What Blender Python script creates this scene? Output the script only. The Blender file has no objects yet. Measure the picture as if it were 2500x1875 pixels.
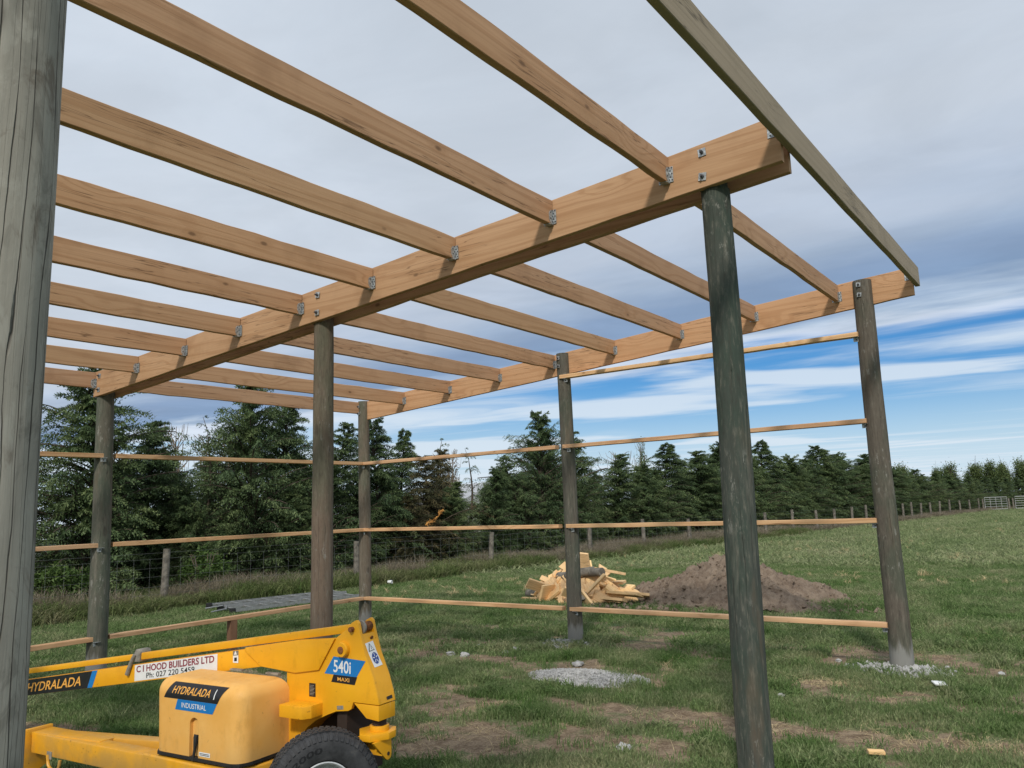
import bpy, bmesh, math, random
import numpy as np
from mathutils import Vector, Matrix
R_ = math.radians
rnd = random.Random(7)
nr = np.random.RandomState(11)
scene = bpy.context.scene
COL = scene.collection

# ------------------------------------------------------------------ camera
cam_d = bpy.data.cameras.new('camera')
cam = bpy.data.objects.new('camera', cam_d); COL.objects.link(cam)
YAW, PITCH, ROLL = 0.6226, 0.1515, -0.0353
CAM = Vector((9.0481, -8.6767, 1.65))
fw = Vector((-math.sin(YAW)*math.cos(PITCH), math.cos(YAW)*math.cos(PITCH), math.sin(PITCH)))
rt = Vector((math.cos(YAW), math.sin(YAW), 0)); up = rt.cross(fw)
r2 = rt*math.cos(ROLL)+up*math.sin(ROLL); u2 = -rt*math.sin(ROLL)+up*math.cos(ROLL)
m = Matrix((r2, u2, -fw)).transposed().to_4x4(); m.translation = CAM
cam.matrix_world = m
cam_d.sensor_width = 36; cam_d.lens = 28.445
cam_d.clip_start = 0.05; cam_d.clip_end = 2000
scene.camera = cam

# ------------------------------------------------------------------ light
SUN = Vector((0.5, -1.1, 1.0)).normalized()
sl = bpy.data.lights.new('sun', 'SUN'); sl.energy = 2.5; sl.angle = R_(5.0); sl.color = (1.0, 0.93, 0.84)
so = bpy.data.objects.new('sun', sl); COL.objects.link(so)
so.rotation_euler = SUN.to_track_quat('Z', 'Y').to_euler()
vs = scene.view_settings
vs.view_transform = 'Standard'; vs.look = 'None'; vs.gamma = 1; vs.exposure = 0.0; vs.use_curve_mapping = False


class NT:
    """small helper to write node trees"""
    def __init__(s, tree): s.t = tree; s.n = tree.nodes; s.l = tree.links
    def node(s, typ, **kw):
        n = s.n.new(typ)
        for k, v in kw.items():
            if k.startswith('i_'):
                s.put(n.inputs[int(k[2:])], v)
            else: setattr(n, k, v)
        return n
    def put(s, sock, v):
        if isinstance(v, bpy.types.NodeSocket): s.l.new(v, sock)
        else: sock.default_value = v
    def math(s, op, a, b=0.0, clamp=False):
        n = s.n.new('ShaderNodeMath'); n.operation = op; n.use_clamp = clamp
        s.put(n.inputs[0], a); s.put(n.inputs[1], b); return n.outputs[0]
    def vmath(s, op, a, b=(0, 0, 0)):
        n = s.n.new('ShaderNodeVectorMath'); n.operation = op
        s.put(n.inputs[0], a); s.put(n.inputs[1], b); return n.outputs[0]
    def noise(s, vec, scale, detail=4, rough=.55, dist=0.0):
        n = s.n.new('ShaderNodeTexNoise'); s.put(n.inputs['Vector'], vec)
        n.inputs['Scale'].default_value = scale; n.inputs['Detail'].default_value = detail
        n.inputs['Roughness'].default_value = rough; n.inputs['Distortion'].default_value = dist
        return n.outputs['Fac']
    def ramp(s, fac, stops, interp='LINEAR'):
        n = s.n.new('ShaderNodeValToRGB'); n.color_ramp.interpolation = interp
        s.put(n.inputs[0], fac); e = n.color_ramp.elements
        while len(e) < len(stops): e.new(0.5)
        for i, (p, c) in enumerate(stops):
            e[i].position = p
            e[i].color = (c, c, c, 1) if isinstance(c, (int, float)) else (*c, 1)
        return n.outputs[0]
    def mix(s, fac, a, b, mode='MIX'):
        n = s.n.new('ShaderNodeMixRGB'); n.blend_type = mode
        s.put(n.inputs[0], fac)
        for i, v in ((1, a), (2, b)):
            if isinstance(v, tuple) and len(v) == 3: v = (*v, 1)
            s.put(n.inputs[i], v)
        return n.outputs[0]
    def remap(s, v, a, b, c=0.0, d=1.0, smooth=True):
        n = s.n.new('ShaderNodeMapRange'); n.interpolation_type = 'SMOOTHSTEP' if smooth else 'LINEAR'
        s.put(n.inputs[0], v)
        for i, q in enumerate((a, b, c, d)): n.inputs[i+1].default_value = q
        return n.outputs[0]
    def sep(s, v):
        n = s.n.new('ShaderNodeSeparateXYZ'); s.put(n.inputs[0], v); return n.outputs
    def comb(s, x, y, z):
        n = s.n.new('ShaderNodeCombineXYZ')
        for i, q in enumerate((x, y, z)): s.put(n.inputs[i], q)
        return n.outputs[0]


# ------------------------------------------------------------------ sky
world = bpy.data.worlds.new('World'); scene.world = world; world.use_nodes = True
w = NT(world.node_tree); w.n.clear()
out = w.node('ShaderNodeOutputWorld'); bg = w.node('ShaderNodeBackground')
SKYK = 0.1
bg.inputs[1].default_value = SKYK
sky = w.node('ShaderNodeTexSky', sky_type='NISHITA', sun_disc=False)
sky.sun_elevation = math.asin(SUN.z); sky.sun_rotation = math.atan2(SUN.x, SUN.y)
sky.altitude = 20; sky.air_density = 1.0; sky.dust_density = 0.6; sky.ozone_density = 2.0
tc = w.node('ShaderNodeTexCoord').outputs['Generated']
dx, dy, dz = w.sep(tc)
zc = w.math('MAXIMUM', dz, 0.012)
px = w.math('DIVIDE', dx, zc); py = w.math('DIVIDE', dy, zc)
p = w.comb(px, py, 0.0)
K = 1.0/SKYK
def kc(r, g, b): return (r*K, g*K, b*K)
ps = w.comb(w.math('MULTIPLY', px, 0.45), py, 3.0)
n1 = w.noise(ps, 0.55, 5, .55, .3)
n2 = w.noise(ps, 1.6, 6, .6, .6)
n3 = w.noise(p, 0.25, 3, .5)
# distance out across the cloud deck, with an uneven edge
e = w.math('ADD', py, w.math('MULTIPLY', w.math('SUBTRACT', n1, .5), w.remap(py, 1.0, 4.5, .9, 2.7)))
e = w.math('ADD', e, w.math('MULTIPLY', w.math('SUBTRACT', n2, .5), w.remap(py, 2.0, 4.8, .25, 1.1)))
deck = w.ramp(w.math('DIVIDE', e, 8.0), [
    (0.00, kc(.59, .655, .74)), (.16, kc(.56, .625, .71)), (.28, kc(.55, .615, .705)), (.36, kc(.49, .565, .68)),
    (.44, kc(.36, .455, .60)), (.51, kc(.25, .35, .52)), (.575, kc(.24, .35, .53)), (.61, kc(.42, .53, .68)), (.65, kc(.66, .73, .84)), (.70, kc(.74, .80, .88)), (1.0, kc(.8, .85, .9))])
mot = w.noise(p, 1.35, 5, .55, .5)
soft = w.math('MULTIPLY', w.remap(n3, .3, .7, .98, 1.08), w.remap(mot, .3, .7, .95, 1.07))
nf = w.noise(ps, 2.6, 8, .65, .8)
deck = w.mix(1.0, deck, w.comb(w.math('MULTIPLY', soft, w.remap(nf, .3, .75, .975, 1.025)), w.math('MULTIPLY', soft, w.remap(nf, .3, .75, .98, 1.02)), w.math('MULTIPLY', soft, w.remap(nf, .3, .75, .985, 1.015))), 'MULTIPLY')
edge = w.remap(e, 5.0, 5.75, 1.0, 0.0)
# high streaks and the milky air low down in the clear part
n4 = w.noise(w.comb(w.math('MULTIPLY', px, 0.16), w.math('MULTIPLY', py, .55), 7.0), 1.0, 6, .58, .8)
n5 = w.noise(w.comb(w.math('MULTIPLY', px, 0.22), w.math('MULTIPLY', py, .34), 12.0), 1.0, 5, .5, .4)
bias = w.remap(px, -1.0, -7.5, 0.0, .16)
puff = w.remap(w.math('ADD', n5, bias), .60, .70, 0.0, 0.8)
wisp = w.math('MAXIMUM', w.remap(n4, .46, .76, 0.0, 0.85), puff)
clear = w.mix(1.0, sky.outputs[0], (0.27, 0.60, 0.92), 'MULTIPLY')
low = w.remap(dz, 0.0, 0.16, 0.95, 0.0)
clear = w.mix(low, clear, kc(.66, .79, .90))
clear = w.mix(wisp, clear, kc(.72, .81, .90))
col = w.mix(edge, clear, deck)
below = w.remap(dz, -0.02, 0.0, 1.0, 0.0)
col = w.mix(below, col, kc(.12, .15, .10))
w.l.new(col, bg.inputs[0]); w.l.new(bg.outputs[0], out.inputs[0])

# ------------------------------------------------------------------ object helpers
def tag(o, label=None, cat=None, group=None, kind=None):
    if label: o['label'] = label
    if cat: o['category'] = cat
    if group: o['group'] = group
    if kind: o['kind'] = kind
    return o
def empty(name, loc, rz=0.0):
    o = bpy.data.objects.new(name, None); COL.objects.link(o)
    o.location = loc; o.rotation_euler = (0, 0, rz); o.empty_display_size = .2
    return o
def link(name, me, mat=None, parent=None, loc=None, rot=None):
    o = bpy.data.objects.new(name, me)
    if mat is not None and len(me.materials) == 0:
        for q in (mat if isinstance(mat, (list, tuple)) else [mat]): me.materials.append(q)
    COL.objects.link(o)
    if parent is not None: o.parent = parent
    if loc is not None: o.location = loc
    if rot is not None: o.rotation_euler = rot
    return o
def copy_tree(o, parent=None):
    c = o.copy(); COL.objects.link(c); c.parent = parent
    for ch in list(o.children): copy_tree(ch, c)
    return c
def mesh(verts, faces, name='mesh', smooth=False, mi=None):
    me = bpy.data.meshes.new(name)
    me.from_pydata([tuple(v) for v in verts], [], [tuple(f) for f in faces])
    if mi is not None: me.polygons.foreach_set('material_index', mi)
    if smooth: me.polygons.foreach_set('use_smooth', [True]*len(me.polygons))
    me.update(); return me
def npmesh(V, F, name='mesh', smooth=False):
    """V (n,3), F (m,3) or (m,4) arrays"""
    me = bpy.data.meshes.new(name); k = F.shape[1]
    me.vertices.add(len(V)); me.vertices.foreach_set('co', np.asarray(V, dtype=np.float32).ravel())
    me.loops.add(len(F)*k); me.loops.foreach_set('vertex_index', F.astype(np.int32).ravel())
    me.polygons.add(len(F)); me.polygons.foreach_set('loop_start', np.arange(0, len(F)*k, k, dtype=np.int32))
    me.polygons.foreach_set('use_smooth', np.full(len(F), smooth))
    me.update(calc_edges=True); me.validate(); return me
class MB:
    """collects pieces into one mesh"""
    def __init__(s): s.v = []; s.f = []; s.m = []
    def add(s, V, F, mi=0):
        o = len(s.v); s.v += [tuple(q) for q in V]; s.f += [tuple(i+o for i in q) for q in F]; s.m += [mi]*len(F)
    def box(s, x0, x1, y0, y1, z0, z1, mi=0, M=None):
        V = [Vector((x, y, z)) for x in (x0, x1) for y in (y0, y1) for z in (z0, z1)]
        if M is not None: V = [M @ q for q in V]
        s.add(V, [(0, 1, 3, 2), (4, 6, 7, 5), (0, 4, 5, 1), (2, 3, 7, 6), (0, 2, 6, 4), (1, 5, 7, 3)], mi)
    def prism(s, pts, a, b, axis='y', mi=0):
        """polygon pts in the other two axes, extruded from a to b along axis"""
        n = len(pts)
        def P(q, t):
            return {'y': (q[0], t, q[1]), 'z': (q[0], q[1], t), 'x': (t, q[0], q[1])}[axis]
        V = [P(q, a) for q in pts]+[P(q, b) for q in pts]
        F = [tuple(range(n))[::-1], tuple(range(n, 2*n))]+[(i, (i+1) % n, n+(i+1) % n, n+i) for i in range(n)]
        s.add(V, F, mi)
    def tube(s, pts, r, seg=8, mi=0, caps=True):
        pts = [Vector(q) for q in pts]; n = len(pts); rr = r if isinstance(r, (list, tuple)) else [r]*n
        V = []; nrm = None
        for i, q in enumerate(pts):
            t = (pts[min(i+1, n-1)]-pts[max(i-1, 0)]).normalized()
            if nrm is None: nrm = t.orthogonal().normalized()
            nrm = (nrm-t*nrm.dot(t)).normalized(); b = t.cross(nrm)
            for k in range(seg):
                a = 2*math.pi*k/seg; V.append(q+(nrm*math.cos(a)+b*math.sin(a))*rr[i])
        F = [(i*seg+k, i*seg+(k+1) % seg, (i+1)*seg+(k+1) % seg, (i+1)*seg+k) for i in range(n-1) for k in range(seg)]
        if caps: F += [tuple(range(seg))[::-1], tuple(range((n-1)*seg, n*seg))]
        s.add(V, F, mi)
    def lathe(s, prof, seg=32, mi=0, M=None, a0=0.0, a1=2*math.pi):
        """prof: (axial, radius) about local X"""
        V = []; n = len(prof)
        for k in range(seg):
            a = a0+(a1-a0)*k/seg
            for x, r in prof:
                q = Vector((x, r*math.cos(a), r*math.sin(a))); V.append(M @ q if M is not None else q)
        F = [(k*n+i, k*n+i+1, ((k+1) % seg)*n+i+1, ((k+1) % seg)*n+i) for k in range(seg) for i in range(n-1)]
        s.add(V, F, mi)
    def build(s, name, mat, parent=None, smooth=False, loc=None, rot=None, bevel=0.0, seg=2):
        me = mesh(s.v, s.f, name, smooth, s.m)
        bm = bmesh.new(); bm.from_mesh(me)
        bmesh.ops.recalc_face_normals(bm, faces=bm.faces)
        if bevel > 0:
            ed = [q for q in bm.edges if len(q.link_faces) == 2 and q.calc_face_angle(0) > .35]
            bmesh.ops.bevel(bm, geom=ed, offset=bevel, segments=seg, affect='EDGES', clamp_overlap=True, profile=.6)
        bm.to_mesh(me); bm.free()
        if smooth or bevel:
            me.polygons.foreach_set('use_smooth', [True]*len(me.polygons))
            me.set_sharp_from_angle(angle=R_(38))
        return link(name, me, mat, parent, loc, rot)

# ------------------------------------------------------------------ materials
def newmat(name):
    mt = bpy.data.materials.new(name); mt.use_nodes = True
    t = NT(mt.node_tree); b = t.n['Principled BSDF']; return mt, t, b
def bump(t, b, h, strength=.3, dist=.002):
    n = t.n.new('ShaderNodeBump'); n.inputs['Strength'].default_value = strength; n.inputs['Distance'].default_value = dist
    t.put(n.inputs['Height'], h); t.l.new(n.outputs[0], b.inputs['Normal'])
def objvec(t, scale=(1, 1, 1), rand=True):
    v = t.node('ShaderNodeTexCoord').outputs['Object']
    if rand:
        r = t.node('ShaderNodeObjectInfo').outputs['Random']
        v = t.vmath('ADD', v, t.comb(t.math('MULTIPLY', r, 37.0), t.math('MULTIPLY', r, 11.0), t.math('MULTIPLY', r, 23.0)))
    return t.vmath('MULTIPLY', v, scale)

def wood(name, c_light, c_dark, c_line, axis=0, bright=1.0, streak=.6):
    mt, t, b = newmat(name)
    sc = [9.0, 9.0, 9.0]; sc[axis] = .55
    v = objvec(t, tuple(sc))
    warp = t.noise(v, .7, 3, .5)
    wv = t.node('ShaderNodeTexWave', wave_type='BANDS', bands_direction='Z')
    # growth rings cut lengthwise: wavy bands that swirl round the odd knot
    kn = t.node('ShaderNodeTexVoronoi'); t.put(kn.inputs['Vector'], objvec(t, tuple(2.4 if i != axis else 1.1 for i in range(3)))); kn.inputs['Scale'].default_value = 1.0
    kd = kn.outputs['Distance']
    kz = t.remap(kd, 0.0, .35, 1.0, 0.0)
    dv = t.vmath('ADD', v, t.comb(t.math('MULTIPLY', kz, 1.2), t.math('MULTIPLY', warp, 2.6), t.math('ADD', t.math('MULTIPLY', warp, 3.4), t.math('MULTIPLY', kz, 1.6))))
    t.put(wv.inputs['Vector'], dv); wv.inputs['Scale'].default_value = .42; wv.inputs['Distortion'].default_value = 5.5
    wv.inputs['Detail'].default_value = 4; wv.inputs['Detail Scale'].default_value = .8
    fine = t.noise(t.vmath('MULTIPLY', v, (1, 9, 9) if axis == 0 else ((9, 1, 9) if axis == 1 else (9, 9, 1))), 1.0, 4, .6)
    rings = t.ramp(wv.outputs['Fac'], [(0, 0.0), (.62, .12), (.86, .75), (1, 1.0)])
    c = t.mix(t.math('MULTIPLY', rings, streak), c_light, c_dark)
    c = t.mix(t.remap(fine, .35, .75, 0, .35), c, c_line)
    patch = t.noise(objvec(t, (.8, .8, .8)), 1.0, 3, .5)
    c = t.mix(t.remap(patch, .35, .7, 0, .3), c, c_dark)
    big = t.noise(objvec(t, (.9, .9, .9)), 2.6, 4, .6)
    c = t.mix(t.remap(big, .52, .72, 0, .4), c, tuple(q*.72 for q in c_dark))
    k2 = t.node('ShaderNodeTexVoronoi'); t.put(k2.inputs['Vector'], objvec(t, tuple(7.0 if i != axis else 3.4 for i in range(3)))); k2.inputs['Scale'].default_value = 1.0
    kcol = t.sep(k2.outputs['Color'])[0]
    knot = t.math('MULTIPLY', t.remap(k2.outputs['Distance'], .05, .14, 1, 0), t.remap(kcol, .80, .84, 0, 1))
    kring = t.math('MULTIPLY', t.remap(k2.outputs['Distance'], .15, .42, 1, 0), t.remap(kcol, .68, .76, 0, 1))
    c = t.mix(t.math('MULTIPLY', kring, .45), c, c_dark)
    c = t.mix(t.math('MULTIPLY', knot, .75), c, tuple(q*.35 for q in c_dark))
    split = t.noise(t.vmath('MULTIPLY', v, (1, 1.6, 1.6) if axis == 0 else (1.6, 1.6, 1)), 1.0, 3, .6)
    sg = t.noise(objvec(t, (.7, .7, .7)), 1.3, 1, .5)
    c = t.mix(t.math('MULTIPLY', t.remap(t.math('ABSOLUTE', t.math('SUBTRACT', split, .5)), 0.0, .012, .8, 0), t.remap(sg, .44, .54)), c, tuple(q*.4 for q in c_dark))
    rn = t.node('ShaderNodeObjectInfo').outputs['Random']
    c = t.mix(1.0, c, t.ramp(rn, [(0, (bright*.80, bright*.78, bright*.76)), (.35, (bright*.95, bright*.96, bright*.96)), (.6, (bright*1.04, bright*1.0, bright*.90)), (.8, (bright*.90, bright*.90, bright*.84)), (1, (bright*1.12, bright*1.16, bright*1.08))]), 'MULTIPLY')
    t.put(b.inputs['Base Color'], c); b.inputs['Roughness'].default_value = .72; b.inputs['Specular IOR Level'].default_value = .25
    bump(t, b, t.math('ADD', rings, fine), .25, .0015)
    return mt
M_fir = wood('fir_timber', (.58, .36, .218), (.43, .24, .13), (.34, .18, .095))
M_girt = wood('girt_timber', (.74, .48, .28), (.52, .29, .15), (.42, .22, .11))
M_offcut = wood('offcut_timber', (.88, .62, .34), (.72, .45, .22), (.6, .36, .17), bright=1.06, streak=.4)
M_treated = wood('treated_timber', (.39, .315, .225), (.29, .235, .16), (.22, .17, .11), bright=1.0, streak=.35)
M_pegw = wood('peg_timber', (.30, .17, .10), (.20, .11, .07), (.15, .08, .05), axis=2)

def checks(t, x, y, z, space, rad, keep):
    """long lengthwise drying cracks that wander a little round the pole"""
    ang = t.math('ARCTAN2', x, y)
    zz = t.comb(0.0, 0.0, z)
    wan = t.math('ADD', t.math('MULTIPLY', t.noise(t.comb(t.math('MULTIPLY', ang, 1.5), 0.0, t.math('MULTIPLY', z, 1.1)), 1.0, 3, .5), 2.2), t.math('MULTIPLY', t.noise(zz, 9.0, 3, .6), .16))
    u = t.math('ADD', t.math('MULTIPLY', ang, rad/space), wan)
    cell = t.math('FLOOR', u); d = t.math('ABSOLUTE', t.math('SUBTRACT', t.math('SUBTRACT', u, cell), .5))
    g = t.noise(t.comb(t.math('MULTIPLY', cell, 7.3), 0.0, t.math('MULTIPLY', z, .75)), 1.0, 2, .6)
    wd = t.noise(t.comb(t.math('MULTIPLY', cell, 3.1), 4.0, t.math('MULTIPLY', z, 3.0)), 1.0, 2, .5)
    width = t.math('MULTIPLY', t.remap(g, keep-.08, keep+.1), t.math('ADD', .012, t.math('MULTIPLY', wd, .07)))
    return t.math('SUBTRACT', 1.0, t.math('DIVIDE', d, t.math('MAXIMUM', width, .0008)), True)
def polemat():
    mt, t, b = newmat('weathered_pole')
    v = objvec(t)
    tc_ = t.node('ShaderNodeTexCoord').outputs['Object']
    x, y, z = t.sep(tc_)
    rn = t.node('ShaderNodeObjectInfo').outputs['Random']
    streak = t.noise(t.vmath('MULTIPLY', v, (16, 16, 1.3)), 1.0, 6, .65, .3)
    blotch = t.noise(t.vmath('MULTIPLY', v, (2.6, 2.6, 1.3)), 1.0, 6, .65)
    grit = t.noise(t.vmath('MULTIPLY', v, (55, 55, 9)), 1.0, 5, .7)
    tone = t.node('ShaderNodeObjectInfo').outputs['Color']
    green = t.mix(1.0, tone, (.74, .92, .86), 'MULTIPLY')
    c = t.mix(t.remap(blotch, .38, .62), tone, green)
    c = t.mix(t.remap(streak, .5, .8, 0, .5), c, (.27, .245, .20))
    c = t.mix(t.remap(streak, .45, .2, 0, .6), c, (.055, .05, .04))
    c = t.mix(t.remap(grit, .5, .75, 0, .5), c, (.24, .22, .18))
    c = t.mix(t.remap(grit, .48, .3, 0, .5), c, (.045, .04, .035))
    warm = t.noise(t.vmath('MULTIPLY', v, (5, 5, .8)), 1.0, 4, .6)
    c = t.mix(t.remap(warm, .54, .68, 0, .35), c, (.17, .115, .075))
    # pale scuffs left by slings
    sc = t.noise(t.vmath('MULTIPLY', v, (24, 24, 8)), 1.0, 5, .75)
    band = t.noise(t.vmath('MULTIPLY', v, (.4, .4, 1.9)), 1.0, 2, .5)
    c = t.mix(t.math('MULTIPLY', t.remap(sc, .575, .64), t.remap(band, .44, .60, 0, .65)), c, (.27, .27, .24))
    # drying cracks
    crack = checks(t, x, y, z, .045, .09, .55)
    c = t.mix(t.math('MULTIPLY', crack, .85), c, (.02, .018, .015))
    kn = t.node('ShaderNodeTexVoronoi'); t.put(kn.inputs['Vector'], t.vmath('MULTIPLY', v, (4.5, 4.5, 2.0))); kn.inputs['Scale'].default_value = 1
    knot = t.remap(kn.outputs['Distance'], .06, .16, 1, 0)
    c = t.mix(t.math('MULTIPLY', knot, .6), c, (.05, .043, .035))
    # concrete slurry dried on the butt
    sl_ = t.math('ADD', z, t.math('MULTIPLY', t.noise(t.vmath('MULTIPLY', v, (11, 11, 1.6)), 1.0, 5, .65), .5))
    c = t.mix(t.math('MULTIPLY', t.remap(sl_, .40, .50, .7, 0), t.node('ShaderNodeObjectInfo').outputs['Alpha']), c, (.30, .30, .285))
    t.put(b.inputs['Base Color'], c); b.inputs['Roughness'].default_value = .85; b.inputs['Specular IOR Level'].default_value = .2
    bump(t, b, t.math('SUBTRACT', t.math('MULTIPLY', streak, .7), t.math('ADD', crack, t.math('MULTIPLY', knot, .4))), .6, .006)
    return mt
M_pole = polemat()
def polenear():
    # the near pole is seen close and is paler, greyer, with long open checks
    mt, t, b = newmat('grey_pole')
    v = objvec(t, rand=False)
    z = t.sep(v)[2]
    bl = t.noise(t.vmath('MULTIPLY', v, (5, 5, 1.6)), 1.0, 6, .62, .4)
    st = t.noise(t.vmath('MULTIPLY', v, (40, 40, 1.6)), 1.0, 6, .65, .3)
    blo = t.noise(t.vmath('MULTIPLY', v, (9, 9, 5)), 1.0, 5, .7, 1.0)
    c = t.ramp(bl, [(.26, (.145, .145, .125)), (.5, (.29, .275, .235)), (.74, (.45, .43, .37))])
    c = t.mix(t.remap(st, .42, .72, 0, .45), c, (.36, .34, .29))
    c = t.mix(t.remap(st, .44, .25, 0, .4), c, (.10, .095, .085))
    c = t.mix(t.remap(blo, .55, .70, 0, .65), c, (.12, .09, .065))
    b3 = t.noise(t.vmath('MULTIPLY', v, (16, 16, 7)), 1.0, 5, .7, .6)
    c = t.mix(t.remap(b3, .54, .66, 0, .45), c, (.40, .39, .34))
    c = t.mix(t.remap(b3, .45, .33, 0, .45), c, (.13, .12, .10))
    # dark greenish lengthwise streaks, placed by noise
    w2 = t.noise(t.vmath('MULTIPLY', v, (6, 6, .4)), 1.0, 3)
    c = t.mix(t.remap(w2, .56, .66, 0, .55), c, (.075, .085, .075))
    xx, yy, zz_ = t.sep(v)
    crack = checks(t, xx, yy, zz_, .030, .105, .44)
    crack2 = t.math('MULTIPLY', checks(t, yy, xx, zz_, .012, .105, .52), .45)
    c = t.mix(t.math('MAXIMUM', t.math('MULTIPLY', crack, .93), crack2), c, (.018, .016, .013))
    kn = t.node('ShaderNodeTexVoronoi'); t.put(kn.inputs['Vector'], t.vmath('MULTIPLY', v, (5.5, 5.5, 3.0))); kn.inputs['Scale'].default_value = 1
    knot = t.remap(kn.outputs['Distance'], .07, .2, 1, 0)
    c = t.mix(t.math('MULTIPLY', knot, .6), c, (.055, .05, .042))
    t.put(b.inputs['Base Color'], c); b.inputs['Roughness'].default_value = .85; b.inputs['Specular IOR Level'].default_value = .2
    bump(t, b, t.math('SUBTRACT', t.math('MULTIPLY', st, .5), t.math('MULTIPLY', t.math('MAXIMUM', crack, crack2), 1.6)), .7, .006)
    return mt
M_polenear = polenear()

def plain(name, c, rough=.6, metal=0.0, spec=.5, var=.12, scale=8.0, bmp=.1):
    mt, t, b = newmat(name)
    n = t.noise(objvec(t), scale, 5, .6)
    t.put(b.inputs['Base Color'], t.mix(t.remap(n, .3, .7), tuple(q*(1-var) for q in c), tuple(min(1, q*(1+var)) for q in c)))
    b.inputs['Roughness'].default_value = rough; b.inputs['Metallic'].default_value = metal; b.inputs['Specular IOR Level'].default_value = spec
    if bmp: bump(t, b, n, bmp, .002)
    return mt
M_galv = plain('galvanised_steel', (.42, .45, .46), .5, .5, .5, .4, 60)
M_nail = plain('dark_fixing', (.10, .10, .11), .5, .6)
M_black = plain('black_rubber', (.02, .02, .02), .6, 0, .4, .3, 20)
M_dark = plain('inner_dark_steel', (.03, .018, .012), .8)
M_alu = plain('aluminium', (.36, .37, .37), .5, .6, .5, .15, 20)
M_rim = plain('silver_rim', (.55, .57, .57), .38, .35, .5, .12, 14)
M_white = plain('white_vinyl', (.78, .80, .80), .4, 0, .5, .04, 12)
M_blue = plain('blue_vinyl', (.012, .19, .52), .35, 0, .5, .06, 12)
M_bvinyl = plain('black_vinyl', (.014, .014, .017), .38, 0, .5, .2, 12)
M_orange = plain('orange_vinyl', (.85, .42, .08), .4, 0, .5, .05)
M_maroon = plain('maroon_print', (.26, .03, .05), .5, 0, .4, .35, 60)
M_navy = plain('navy_print', (.03, .07, .26), .5, 0, .4, .2)
M_post = plain('fence_post_wood', (.17, .155, .13), .9, 0, .2, .4, 9, .4)
M_wire = plain('fence_wire', (.26, .27, .27), .6, .4)
M_rock = plain('concrete_lump', (.40, .40, .39), .95, 0, .2, .25, 14, .5)
M_bark = plain('conifer_bark', (.085, .068, .052), .95, 0, .2, .4, 20, .5)
M_twig = plain('bare_twig', (.20, .16, .12), .95, 0, .2, .3, 5, 0)
M_straw = plain('straw', (.52, .42, .24), .9, 0, .2, .3, 10, 0)
M_grime = plain('grey_mudguard', (.25, .235, .20), .7, 0, .3, .3, 20)

def yellow(name, c, c2, rough, rust=.6):
    mt, t, b = newmat(name)
    v = objvec(t, rand=False)
    n = t.noise(v, 3.0, 4, .6); n5 = t.noise(v, 11.0, 6, .7)
    col = t.mix(t.remap(n, .3, .7), c, c2)
    col = t.mix(t.remap(n5, .52, .78, 0, .3), col, tuple(q*.62 for q in c))
    zz = t.sep(v)[2]; low = t.math('MULTIPLY', t.remap(zz, .55, .15, 0, .7), t.remap(n, .35, .6))
    col = t.mix(low, col, (.30, .20, .09))
    sm = t.noise(t.vmath('MULTIPLY', v, (9, 9, 3)), 1.0, 5, .7)
    col = t.mix(t.remap(sm, .56, .72, 0, .35), col, tuple(q*.55 for q in c))
    # thin pale runs and rusty chips
    run = t.noise(t.vmath('MULTIPLY', v, (34, 34, 2.2)), 1.0, 3, .6)
    col = t.mix(t.remap(run, .70, .78, 0, .45), col, (.86, .62, .28))
    ch = t.noise(v, 38.0, 4, .7); big = t.noise(v, 5.0, 2)
    chip = t.math('MULTIPLY', t.remap(ch, .63, .68), t.remap(big, .47, .6))
    col = t.mix(t.math('MULTIPLY', chip, rust), col, (.13, .045, .015))
    t.put(b.inputs['Base Color'], col)
    t.put(b.inputs['Roughness'], t.remap(n5, .3, .7, rough-.06, rough+.12))
    b.inputs['Specular IOR Level'].default_value = .4
    bump(t, b, t.math('SUBTRACT', t.math('MULTIPLY', n5, .3), chip), .12, .002)
    return mt
M_yel = yellow('yellow_paint', (.80, .375, .012), (.86, .43, .018), .36)
M_cover = yellow('faded_yellow_plastic', (.78, .40, .085), (.86, .50, .15), .48, .3)
M_rust = plain('rusty_steel', (.22, .09, .035), .85, .2, .3, .5, 50, .5)

def tyremat():
    mt, t, b = newmat('tyre_rubber')
    n = t.noise(objvec(t, rand=False), 16, 6, .7)
    t.put(b.inputs['Base Color'], t.ramp(n, [(.3, (.020, .021, .023)), (.6, (.05, .052, .055)), (.8, (.11, .105, .095))]))
    b.inputs['Roughness'].default_value = .7; b.inputs['Specular IOR Level'].default_value = .35
    bump(t, b, n, .25, .003); return mt
M_tyre = tyremat()

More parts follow.
